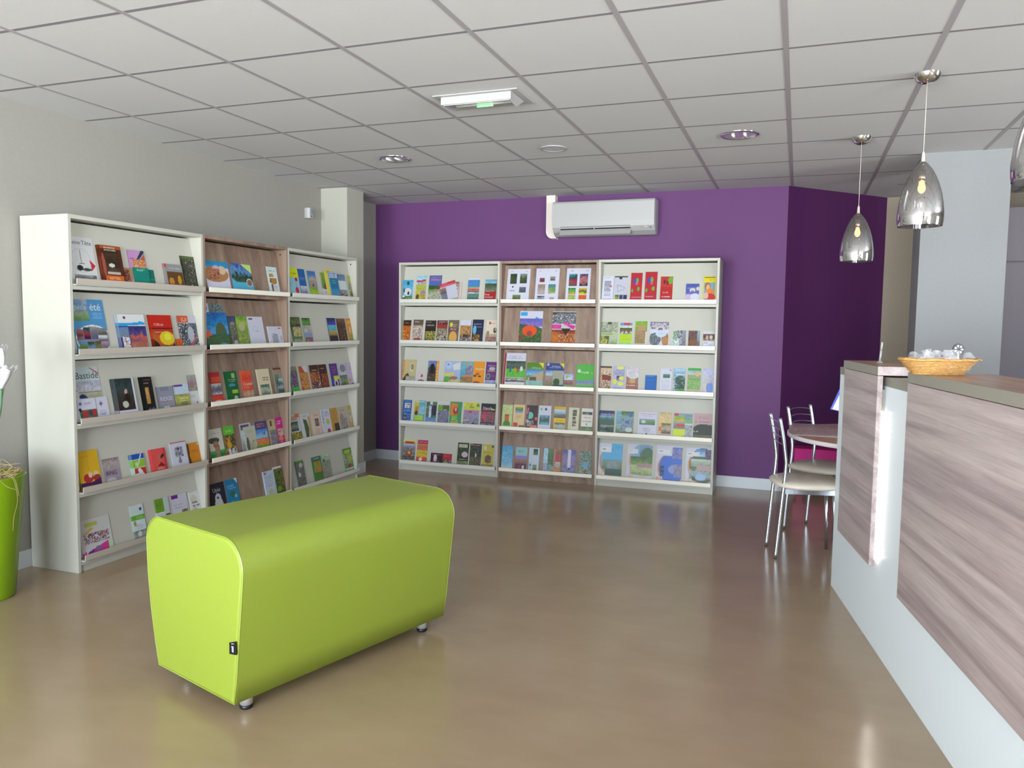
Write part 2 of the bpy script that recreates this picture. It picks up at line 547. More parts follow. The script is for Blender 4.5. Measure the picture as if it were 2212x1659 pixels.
# ------------------------------------------------------------------ air conditioner
ac = thing('air_conditioner', 'white wall-mounted air conditioner above the wooden rack on the purple wall', 'air conditioner', (-2.13, YB, 2.205))
prof = [(0, 0.02), (-.045, .0), (-.10, .004), (-.155, .035), (-.188, .075), (-.198, .12), (-.198, .285), (-.190, .302), (-.17, .308), (0, .308)]
W_ = .925
ab = MB()
n = len(prof)
ab.add([(0, y, z) for y, z in prof] + [(W_, y, z) for y, z in prof],
       [tuple(range(n)), tuple(range(2 * n - 1, n - 1, -1))] + [(i, n + i, n + (i + 1) % n, (i + 1) % n) for i in range(n)])
ab.build('housing', M['acwhite'], ac, .003)
MB().add([(.075, -.1595, .037), (.715, -.1595, .037), (.715, -.1905, .080), (.075, -.1905, .080)], [(0, 1, 2, 3)]).build('air_outlet', M['black'], ac)
fl = MB()
fl.add([(.075, -.165, .052), (.72, -.165, .052), (.72, -.206, .002), (.075, -.206, .002), (.075, -.172, .055), (.72, -.172, .055), (.72, -.214, .006), (.075, -.214, .006)],
       [(0, 1, 2, 3), (7, 6, 5, 4), (0, 4, 5, 1), (3, 2, 6, 7), (0, 3, 7, 4), (1, 5, 6, 2)])
fl.build('air_flap', M['acwhite'], ac)
MB().box((.39, -.204, .046), (.396, -.180, .07)).build('flap_hinge', M['acwhite'], ac)
MB().box((.835, -.1915, .058), (.868, -.187, .066)).build('display', M['lip_taupe'], ac)
MB().tube([(.893, -.188, .056), (.893, -.193, .055)], .006, 10).build('indicator_lamp', M['black'], ac)
MB().box((W_ - .001, -.15, .035), (W_ + .0015, -.03, .295)).build('side_cover', M['acwhite'], ac, .001)
dc = MB()
arc = [(-.03, .0)] + [(-.03 - .06 * sin(t) , .06 - .06 * cos(t)) for t in [radians(a) for a in range(0, 91, 15)]]
poly = arc + [(-.09, .387), (-.012, .387), (-.012, 0.31), (0.0, .31), (0.0, 0)]
k = len(poly)
dc.add([(x, -.012, z) for x, z in poly] + [(x, -.075, z) for x, z in poly], [tuple(range(k)), tuple(range(2 * k - 1, k - 1, -1))] + [(i, (i + 1) % k, k + (i + 1) % k, k + i) for i in range(k)])
du = dc.build('pipe_cover', mat('cream_duct', rgb(222, 212, 202), .45), None, .004)
du.location = (-2.135, YB + .012, 2.203)
tag(du, 'cream vertical pipe cover running up from the air conditioner to the ceiling', 'pipe cover')


# ------------------------------------------------------------------ display racks
PITCH, S0, RT = 0.382, 1.59, 0.0197     # shelf spacing, top of first shelf, panel thickness
SH = [S0 - PITCH * r for r in range(5)]  # upper face of every shelf
TILT = math.atan2(.0686, .338)
BY, BZ = .026, .010                      # foot of the sloping board behind the front edge


def rack(label, loc, rotz, w, depth, body, lip, group, screw=False):
    t = thing('display_rack', label, 'display rack', loc, rotz, group)
    mbd, ml = M[body], M[lip]
    for x in (0, w - RT):
        MB().box((x, 0, 0), (x + RT, depth, 1.97)).build('side_panel', mbd, t, .0012, 1)
    MB().box((RT, .0, 1.948), (w - RT, depth, 1.97)).build('top_panel', mbd, t, .0012, 1)
    MB().box((RT, depth - .01, .07), (w - RT, depth - .003, 1.948)).build('back_panel', M['black'] if False else mbd, t)
    MB().box((RT, .012, 0), (w - RT, .03, .06)).build('plinth', mbd, t)
    for s in SH:
        MB().box((RT, .001, s - .022), (w - RT, depth - .01, s)).build('shelf', mbd, t, .001, 1)
        bd = MB()
        q = [(BY, s + BZ), (BY + .0686, s + BZ + .338)]
        ny, nz = cos(TILT) * .008, -sin(TILT) * .008
        vs = [(x, y, z) for x in (RT + .001, w - RT - .001) for (y, z) in (q[0], q[1], (q[1][0] + ny, q[1][1] + nz), (q[0][0] + ny, max(q[0][1] + nz, s + .001)))]
        bd.add(vs, [(0, 1, 2, 3), (7, 6, 5, 4), (0, 4, 5, 1), (1, 5, 6, 2), (2, 6, 7, 3), (3, 7, 4, 0)])
        bd.build('sloping_board', mbd, t)
        MB().box((RT + .002, -.024, s + .001), (w - RT - .002, BY, s + .007)).build('ledge', mbd, t)
        MB().box((RT + .002, -.030, s + .006), (w - RT + .004, -.024, s + .038)).build('shelf_lip', ml, t, .001, 1)
    if screw:
        MB().tube([(w - RT - .0012, .055, 1.915), (w - RT + .001, .055, 1.915)], .006, 10).build('cam_fitting', M['black'], t)
    return t


RACKS = {}
LX, LY = -3.69, 3.125
WL = [1.008, .905, 1.0]
RX, RY, RA = -3.556, 6.5575, .0169
WR = [1.0125, .9087, 1.0125]


def place_racks():
    g1, g2 = 'display racks along the left wall', 'display racks along the purple wall'
    y = LY
    for i, (w, body, lip, lab) in enumerate(((WL[0], 'white', 'lip_taupe', 'white leaflet rack nearest the camera, its tall white side facing the room'),
                                             (WL[1], 'rackwood', 'lip_cream', 'oak-coloured leaflet rack between two white racks along the left wall'),
                                             (WL[2], 'white', 'lip_grey', 'white leaflet rack in the far left corner beside the column'))):
        RACKS['L%d' % (i + 1)] = rack(lab, (LX, y, 0), radians(90), w, .355, body, lip, g1, i > 0)
        y += w
    s = 0
    for i, (w, body, lip, lab) in enumerate(((WR[0], 'white', 'lip_grey', 'white leaflet rack at the left end of the purple wall'),
                                             (WR[1], 'rackwood', 'lip_cream', 'oak-coloured leaflet rack below the air conditioner on the purple wall'),
                                             (WR[2], 'white', 'lip_cream', 'white leaflet rack at the right end of the purple wall'))):
        RACKS['R%d' % (i + 1)] = rack(lab, (RX + cos(RA) * s, RY + sin(RA) * s, 0), RA, w, .375, body, lip, g2)
        s += w


place_racks()

# ------------------------------------------------------------------ lime bench
bx, by = -1.811, 2.146
ang = math.atan2(.95496523, .29671772) - pi / 2     # length axis is local +y, width runs along local -x
bench = thing('bench', 'lime green upholstered box bench with rounded top on short metal legs', 'bench', (bx, by, 0), ang)


def bench_profile(inset=0.0):
    pts = [(0.006, .060), (-.012, .16), (-.026, .28), (-.044, .42), (-.056, .52)]
    cx_, cz_, r0 = .050, .547, .108
    for a in range(180, 89, -10):
        pts.append((cx_ + r0 * cos(radians(a)), cz_ + r0 * sin(radians(a))))
    for a in range(80, -1, -10):
        pts.append((.485 + r0 * cos(radians(a)), cz_ + r0 * sin(radians(a))))
    pts += [(.588, .42), (.570, .28), (.546, .16), (.520, .060)]
    if inset:
        c0, c1 = .265, .36
        out_ = []
        for (a_, b_) in pts:
            d_ = Vector((a_ - c0, b_ - c1))
            out_.append((a_ - d_.x / d_.length * inset, b_ - d_.y / d_.length * inset))
        pts = out_
    return pts


PL = 1.088
bb = MB()
rings = [(.006, .0), (.0, .004), (0.0, .010), (0, PL - .010), (0, PL - .004), (.006, PL)]
vs = []
for ins, yy in rings:
    for (w_, z_) in bench_profile(ins):
        vs.append((-w_, yy, z_))
n = len(bench_profile())
fs = []
for i in range(len(rings) - 1):
    for j in range(n):
        j2 = (j + 1) % n
        fs.append((i * n + j, i * n + j2, (i + 1) * n + j2, (i + 1) * n + j))
bb.add(vs, fs, True)
bb.build('body', M['vinyl'], bench)
for (yy, order, nm) in ((-.0005, 1, 'end_panel'), (PL + .0005, -1, 'end_panel')):
    ep = MB()
    p_ = bench_profile(.006)
    p2 = bench_profile(.016)
    bulge = -.003 if order == 1 else .003
    vs = [(-w_, yy, z_) for (w_, z_) in p_] + [(-w_, yy + bulge, z_) for (w_, z_) in p2]
    fs = [(j, (j + 1) % n, n + (j + 1) % n, n + j)[::-order] for j in range(n)] + [tuple(range(n, 2 * n))[::-order]]
    ep.add(vs, fs, False)
    ep.build(nm, M['vinyl'], bench)
    sm = MB()
    sm.tube([(-w_, yy + (.002 if order == 1 else -.002), z_) for (w_, z_) in bench_profile(0.0005)], .0022, 6, closed=True)
    sm.build('piping', M['vinyl'], bench)
for (w_, yy) in ((.062, .085), (.455, .085), (.062, PL - .085), (.455, PL - .085)):
    lg = MB().lathe([(.0, .016), (.0225, .016), (.0225, .061)], (-w_, yy, 0), 20).build('leg', M['satin'], bench)
    MB().lathe([(.0, .0), (.021, 0), (.0235, .003), (.0235, .013), (.019, .016), (0, .016)], (-w_, yy, 0), 20).build('foot', M['black'], lg)
tg = MB().add([(-.018, -.0085, .245), (.024, -.0085, .252), (.022, -.0085, .300), (-.018, -.0085, .286), (-.018, -.0062, .245), (.024, -.0062, .252), (.022, -.0062, .300), (-.018, -.0062, .286)],
              [(0, 1, 2, 3), (7, 6, 5, 4), (0, 4, 5, 1), (1, 5, 6, 2), (2, 6, 7, 3), (3, 7, 4, 0)]).build('sewn_label', M['black'], bench)
tf = MB()
tf.add([(-.001, -.0092, .256), (.010, -.0092, .258), (.0095, -.0092, .280), (-.0015, -.0092, .2785), (-.0055, -.0092, .2745), (-.0035, -.0092, .2725), (-.0012, -.0092, .2745)], [(0, 1, 2, 3), (3, 4, 5, 6)])
tf.add([(-.004, -.0092, .284), (.012, -.0092, .288), (.012, -.0092, .291), (-.004, -.0092, .287)], [(0, 1, 2, 3)])
tf.build('label_print', mat('grey_print', rgb(160, 165, 185), .6), tg)

# ------------------------------------------------------------------ reception counter
A2 = Vector((.227, 4.499)); DU = Vector((.16788116, -.98580724)); NO = Vector((-.98580724, -.16788116))
cang = math.atan2(DU.y, DU.x)            # local +x runs towards the camera, local -y points into the room
cnt = thing('reception_counter', 'long reception counter with grey oak front panels and white base, right foreground', 'counter', (A2.x, A2.y, 0), cang)
UE = 5.6


def cbox(u0, u1, o0, o1, z0, z1):
    """o = distance out into the room from the white front"""
    return MB().box((u0, -max(o0, o1), z0), (u1, -min(o0, o1), z1))


cbox(-.03, UE, -.24, 0, 0, 1.165).build('body', M['white_gloss'], cnt, .0015, 1)
cbox(-.032, UE, -.242, .0015, 1.1655, 1.204).build('top_band', M['band'], cnt, .001, 1)
for (u0, u1) in ((.24, .84), (1.245, UE)):
    cbox(u0, u1, .018, .040, .378, 1.2095).build('front_panel', M['counterwood'], cnt, .0012, 1)
    for uu in ([u0 + .06, u1 - .06] if u1 < 2 else [u0 + .06, 2.4, 3.6]):
        cbox(uu, uu + .04, .0016, .018, .45, 1.15).build('panel_batten', M['band'], cnt)
for (u0, u1) in ((.222, .84), (1.245, UE)):
    wt = cbox(u0, u1, -.245, .040, 1.2120, 1.250).build('worktop', M['topwood'], cnt)
    cbox(u0, u1, .0402, .0412, 1.2120, 1.2495).build('edge_band', M['band'], wt)
    cbox(u1, u1 + .001, -.245, .041, 1.2120, 1.2495).build('edge_band', M['counterwood'], wt)
cbox(1.05, 1.2449, -.235, -.04, 1.2045, 1.207).build('cable_cover', M['white_gloss'], cnt)
ls = cbox(.775, .828, .0005, .004, .405, 1.052).build('led_reflection_streak', M['led_streak'], cnt, .0015, 1)  # glowing strip drawn in place of the LED tape's reflection in the body
dots = MB()
for i in range(25):
    z_ = .42 + i * .0262
    dots.box((.8405, -.0195, z_), (.8435, -.0150, z_ + .005))
tape = cbox(.8401, .8404, .0135, .0210, .405, 1.06).build('led_tape', M['lip_cream'], cnt)
dots.build('led_dots', M['led'], tape)

# wicker basket of sweets on the counter
bk = thing('wicker_basket', 'shallow oval wicker basket of wrapped sweets on the reception counter', 'basket', (.478, 3.165, 1.2505), radians(20))
wk = MB()
for i in range(9):
    t_ = i / 8
    rx, ry, zz = .088 + .042 * t_, .058 + .028 * t_, .005 + .046 * t_
    path = []
    for a in range(72):
        th = 2 * pi * a / 72
        o_ = .0022 * (1 if (a + i) % 2 else -1)
        path.append(((rx + o_) * cos(th), (ry + o_) * sin(th), zz))
    wk.tube(path, .0032, 6, closed=True)
wk.prism([(.086 * cos(2 * pi * a / 24), .056 * sin(2 * pi * a / 24)) for a in range(24)], 0, .006)
wk.build('woven_bowl', M['wicker'], bk)
MB().tube([(.134 * cos(2 * pi * a / 48), .09 * sin(2 * pi * a / 48), .054 + .0012 * sin(a)) for a in range(48)], .0048, 8, closed=True).build('rim', M['wicker'], bk)
MB().tube(smooth_path([(.128, 0, .052), (.146, .004, .056), (.160, .0, .050)], 4), .003, 6).build('handle', M['wicker'], bk)
rnd = random.Random(5)
sweetcols = [(226, 214, 196), (236, 236, 232), (214, 178, 160), (228, 226, 216), (220, 150, 160), (226, 196, 170), (240, 238, 236), (206, 190, 170), (232, 180, 180)]
spots = [(-.085, .0), (-.055, .03), (-.045, -.035), (-.005, .0), (.0, .042), (.035, -.03), (.055, .022), (.085, -.008), (.01, -.045)]
slabs = ['pale gold wrapped sweet at the left end of the wicker basket', 'white wrapped sweet at the back left of the wicker basket', 'rose beige wrapped sweet at the front left of the wicker basket',
         'ivory wrapped sweet in the middle of the wicker basket', 'pink wrapped sweet at the back of the wicker basket', 'tan wrapped sweet at the front right of the wicker basket',
         'bright white wrapped sweet at the back right of the wicker basket', 'greyish wrapped sweet at the right end of the wicker basket', 'light pink wrapped sweet at the front of the wicker basket']
for (sx_, sy_), c_, lb in zip(spots, sweetcols, slabs):
    ca, sa = cos(radians(20)), sin(radians(20))
    t = thing('wrapped_sweet', lb, 'sweet', (.478 + ca * sx_ - sa * sy_, 3.165 + sa * sx_ + ca * sy_, 1.2505 + .0225 + rnd.uniform(0, .004)), rnd.uniform(0, 3), 'wrapped sweets in the wicker basket')
    t.rotation_euler = (rnd.uniform(-.9, .9), rnd.uniform(-.9, .9), rnd.uniform(0, 3))
    MB().lathe([(0, .0), (.012, .001), (.018, .012), (.019, .024), (.014, .036), (0, .040)], n=12).build('sweet', mat('candy', rgb(*c_), .3), t)
    w1 = MB()
    vs_, fs_ = [], []
    ring = 16
    for q_, (r0, z0) in enumerate([(.021, -.0005), (.0235, .015), (.021, .038), (.008, .050), (.018, .066)]):
        for a in range(ring):
            th = 2 * pi * a / ring
            rr = r0 * (1 + rnd.uniform(-.16, .16))
            vs_.append((rr * cos(th), rr * sin(th), z0 + rnd.uniform(-.002, .002) * (q_ > 0)))
    for q_ in range(4):
        for a in range(ring):
            a2 = (a + 1) % ring
            fs_.append((q_ * ring + a, q_ * ring + a2, (q_ + 1) * ring + a2, (q_ + 1) * ring + a))
    w1.add(vs_, fs_, False)
    w1.build('cellophane_wrap', M['cello'], t)
dk = thing('round_tag', 'round black tag with pale pattern standing in the sweets basket', 'tag', (.541, 3.165, 1.290), radians(20))
MB().tube([(0, 0, 0), (0, 0, .035)], .0035, 8).build('stick', M['paper'], dk)
dd = MB().tube([(0, .002, .052), (0, -.002, .052)], .021, 28).build('disc', M['black'], dk)
pr_ = MB()
for a in range(7):
    t_ = 2 * pi * a / 7
    pr_.add([(cos(t_) * .006, -.0028, .052 + sin(t_) * .006), (cos(t_ + .3) * .014, -.0028, .052 + sin(t_ + .3) * .014), (cos(t_) * .017, -.0028, .052 + sin(t_) * .017), (cos(t_ - .3) * .014, -.0028, .052 + sin(t_ - .3) * .014)], [(0, 1, 2, 3)])
pr_.build('printed_rosette', M['paper'], dd)
pn = thing('pen', 'white pen standing upright on the far end of the reception counter', 'pen', (.367, 4.045, 1.2505))
MB().lathe([(0, 0), (.013, 0), (.013, .004), (.005, .008), (0, .008)], n=16).build('stand', M['acwhite'], pn)
MB().tube([(0, 0, .008), (.004, 0, .058)], .0048, 10).build('barrel', M['acwhite'], pn)
MB().tube([(.0042, 0, .060), (.007, 0, .098)], .0046, 10).build('cap', M['acwhite'], pn)


# ------------------------------------------------------------------ pendant lamps
def pendant(x, y, zb, label):
    t = thing('pendant_lamp', label, 'pendant lamp', (x, y, ZC), 0, 'pendant lamps above the counter')
    dz = zb - ZC
    MB().lathe([(0.0, -.045), (.022, -.043), (.042, -.033), (.055, -.017), (.059, 0)], n=36).build('ceiling_cup', M['chrome'], t)
    MB().tube([(0, 0, -.045), (0, 0, dz + .335)], .0019, 6).build('cord', M['cord'], t)
    MB().lathe([(0.003, .345), (.0065, .335), (.0085, .30), (.014, .296)], (0, 0, dz), 20).build('cord_grip', M['cord'], t)
    sh = MB().lathe([(.012, .298), (.024, .286), (.042, .262), (.058, .232), (.073, .196), (.085, .155), (.094, .108), (.0985, .065), (.0995, .04), (.0985, .018), (.0955, 0)], n=48)
    so = sh.build('glass_shade', M['shade'], t)
    so.location = (0, 0, dz)
    MB().lathe([(.0, .262), (.014, .262), (.016, .22), (.013, .212), (0, .212)], (0, 0, dz), 20).build('lamp_holder', M['steel'], t)
    MB().lathe([(.006, .212), (.011, .200), (.017, .180), (.016, .166), (.008, .155), (0, .152)], (0, 0, dz), 18).build('bulb', M['bulb'], t)


pendant(.517, 4.135, 1.894, 'smoked mirror glass pendant lamp, second from the camera over the counter')
pendant(.324, 5.365, 1.829, 'smoked mirror glass pendant lamp hanging farthest away, before the plum wall')
pendant(.712, 2.90, 1.882, 'smoked mirror glass pendant lamp cut off by the right picture edge')


# ------------------------------------------------------------------ chairs and round table
def chair(label, loc, rotz):
    t = thing('chair', label, 'chair', loc, rotz, 'chairs at the round table')
    # rounded padded seat
    st = MB()
    rings = [(.0, .492), (.10, .490), (.16, .484), (.195, .474), (.212, .458), (.205, .444), (.185, .437), (0, .437)]
    nn = 40
    vs_, fs_ = [], []
    for r0, z0 in rings:
        for a in range(nn):
            th = 2 * pi * a / nn
            k_ = (abs(cos(th)) ** 3.0 + abs(sin(th)) ** 3.0) ** (-1 / 3.0)
            vs_.append((r0 * k_ * cos(th) * .97, r0 * k_ * sin(th) * .97, z0))
    for q_ in range(len(rings) - 1):
        for a in range(nn):
            a2 = (a + 1) % nn
            fs_.append((q_ * nn + a, (q_ + 1) * nn + a, (q_ + 1) * nn + a2, q_ * nn + a2))
    st.add(vs_, fs_, True)
    st.build('seat', M['seat'], t)
    MB().box((-.15, -.145, .405), (.165, -.125, .436)).box((-.15, .125, .405), (.165, .145, .436)).box((-.15, -.125, .405), (-.13, .125, .436)).box((.145, -.125, .405), (.165, .125, .436)).build('seat_frame', M['steel'], t)
    for s in (-1, 1):
        y0 = s * .137
        MB().tube(smooth_path([(-.192, y0, 0), (-.176, y0, .22), (-.158, y0 * 1.0, .45), (-.150, y0, .56), (-.152, y0, .62), (-.172, y0, .75), (-.196, y0, .865)], 5), .0115, 12).build('back_leg', M['steel'], t)
        MB().tube([(.180, s * .128, 0), (.160, s * .118, .41)], .0105, 12).build('front_leg', M['steel'], t)
        MB().box((-.160, min(y0, s * .125), .41), (-.135, max(y0, s * .125), .43)).build('leg_bracket', M['steel'], t)
    for i, z_ in enumerate((.70, .745, .79, .835)):
        xb = -.163 - (z_ - .70) * .2
        MB().tube([(xb - .028 * cos(pi * q_ / 20 - pi / 2) , -.137 + .274 * q_ / 20, z_ + .012 * sin(pi * q_ / 20)) for q_ in range(21)], .0032, 8).build('back_rung', M['steel'], t)
    return t


a1 = math.atan2(.23, .97)
chair('metal chair with cream seat at the round table, nearest the camera', (-.1085 + .19 * cos(a1), 5.055 + .19 * sin(a1), 0), a1)
a2_ = math.atan2(-.54, .84)
chair('metal chair with cream seat behind the round table by the plum wall', (.0325 + .19 * cos(a2_), 5.79 + .19 * sin(a2_), 0), a2_)

tb = thing('round_table', 'round brown table with pale edge behind the reception counter', 'table', (.56, 5.34, 0))
MB().lathe([(0, .7405), (.595, .7405)], n=72).lathe([(.595, .7135), (0, .7135)], n=72).build('table_top', add_noise(mat('brown_table_laminate', rgb(190, 140, 108), .42), rgb(160, 114, 88), 12, .6, stretch=(1, 8, 1)), tb)
MB().lathe([(.594, .7135), (.602, .716), (.602, .738), (.594, .7405)], n=72).build('edge_band', mat('pale_edge', rgb(210, 200, 202), .4), tb)
MB().lathe([(.0, .02), (.035, .03), (.035, .713)], n=24).build('pedestal', M['steel'], tb)
MB().lathe([(0, 0), (.24, 0), (.24, .012), (.05, .028), (0, .03)], n=40).build('foot_plate', M['steel'], tb)

pf = MB().box((-.3, -.1, .07), (.3, .1, .40)).box((-.27, -.08, 0), (-.22, -.03, .08)).box((.22, -.08, 0), (.27, -.03, .08)).box((-.27, .03, 0), (-.22, .08, .08)).box((.22, .03, 0), (.27, .08, .08)).build('pouf', M['magenta'], None, .012, 3)
pf.location = (.305, 6.98, 0)
tag(pf, 'low magenta pouf on the floor behind the chairs by the plum wall', 'pouf')

sg = thing('tabletop_sign', 'tilted white sign board with blue border standing on the round table', 'sign', (.33, 5.35, .741))
MB().add([(-.118, 0, .150), (.06, .0, .112), (.06, .0, .34), (-.062, 0, .30), (-.118, .006, .150), (.06, .006, .112), (.06, .006, .34), (-.062, .006, .30)],
         [(0, 1, 2, 3), (7, 6, 5, 4), (0, 4, 5, 1), (1, 5, 6, 2), (2, 6, 7, 3), (3, 7, 4, 0)]).build('board', mat('blue_border', rgb(40, 70, 190), .3), sg)
MB().add([(-.106, -.001, .152), (.06, -.001, .117), (.06, -.001, .33), (-.050, -.001, .29)], [(0, 1, 2, 3)]).build('sheet', M['paper'], sg)
MB().tube([(.03, .01, 0), (.03, .005, .16)], .005, 8).box((-.02, -.03, 0), (.08, .05, .004)).build('easel', M['steel'], sg)

# ------------------------------------------------------------------ plant pot with white flower
pot = thing('plant_pot', 'tall lime green plant pot at the left picture edge', 'plant pot', (-3.80, 2.69, 0))
MB().lathe([(0, 0), (.118, 0), (.122, .01), (.15, .32), (.183, .615), (.186, .622), (.178, .622), (.165, .56), (0, .56)], n=56).build('pot', M['pot'], pot)
rf = MB()
rnd = random.Random(3)
for i in range(150):
    a = rnd.uniform(0, 2 * pi); r0 = rnd.uniform(0, .14)
    p0 = Vector((r0 * cos(a), r0 * sin(a), .57 + rnd.uniform(0, .06)))
    d_ = Vector((rnd.uniform(-1, 1), rnd.uniform(-1, 1), rnd.uniform(-.3, .8))) * .09
    d2 = Vector((rnd.uniform(-1, 1), rnd.uniform(-1, 1), rnd.uniform(-.9, .2))) * .08
    P_ = [p0, p0 + d_, p0 + d_ + d2]
    P_ = [Vector((q.x, q.y, max(q.z, .565))) if math.hypot(q.x, q.y) < .17 else Vector((q.x * .16 / math.hypot(q.x, q.y), q.y * .16 / math.hypot(q.x, q.y), max(q.z, .63))) for q in P_]
    rf.tube(smooth_path(P_, 4), .0016, 4)
rf.build('straw_filling', M['straw'], pot)['kind'] = 'stuff'
for (pts) in ([(.13, -.02, .64), (.20, -.03, .66), (.26, -.03, .63), (.285, -.03, .55)], [(.14, 0, .64), (.21, 0, .62), (.235, 0, .52), (.205, 0, .43), (.195, 0, .36)], [(.12, -.04, .66), (.22, -.05, .60), (.29, -.05, .585)]):
    MB().tube(smooth_path(pts, 5), .0007, 4).build('loose_straw', M['straw'], pot)


def flower(x, y, z, lean, label, base, sc=1.0):
    t = thing('white_flower', label, 'flower', (base[0], base[1], .6), 0, 'white flowers in the lime pot')
    o0 = Vector((x - base[0], y - base[1], z - .6))
    MB().tube(smooth_path([(0, 0, -.03), (o0.x * .45 - .02, o0.y * .45, o0.z * .45), (o0.x * .85, o0.y * .85, o0.z * .8), tuple(o0)], 6), .0062, 8).build('stem', M['stem'], t)
    for i in range(6):
        a = 2 * pi * i / 6 + .3
        big = i % 2
        pm = MB()
        vs_, fs_ = [], []
        nu, nv = 8, 10
        for v_ in range(nv + 1):
            tt = v_ / nv
            rad = (.007 + .030 * sin(min(tt * 1.3, 1) * pi / 2) + (.020 if big else .008) * tt ** 5 + .002 * big) * sc
            half = (.40 + .5 * min(1, tt * 2.2)) * math.sqrt(max(.05, 1 - (max(0, tt - .55) / .45) ** 3.2))
            for u_ in range(nu + 1):
                q_ = u_ / nu * 2 - 1
                aa = a + q_ * half
                zz = (tt * .118 - .012 * q_ * q_ * tt) * sc
                rr = rad + .003 * sin(q_ * 4 + i) * tt
                vs_.append(o0 + Vector((rr * cos(aa) + lean * zz, rr * sin(aa), zz)))
        for v_ in range(nv):
            for u_ in range(nu):
                k_ = v_ * (nu + 1) + u_
                fs_.append((k_, k_ + 1, k_ + nu + 2, k_ + nu + 1))
        pm.add(vs_, fs_, True)
        po = pm.build('petal', M['petal'], t)
        sm_ = po.modifiers.new('thickness', 'SOLIDIFY'); sm_.thickness = .0012
    yb = MB()
    for i in range(5):
        a = 2 * pi * i / 5
        yb.tube([o0 + Vector((0, 0, .005)), o0 + Vector((.008 * cos(a), .008 * sin(a), .055 * sc))], .0028, 6)
    yb.build('stamens', M['yellow'], t)


flower(-3.602, 2.655, 1.065, .25, 'white artificial flower with yellow centre rising from the lime pot', (-3.70, 2.68), 1.0)
flower(-3.668, 2.72, 1.165, -.5, 'higher white artificial flower cut off by the left picture edge', (-3.74, 2.71), 1.0)

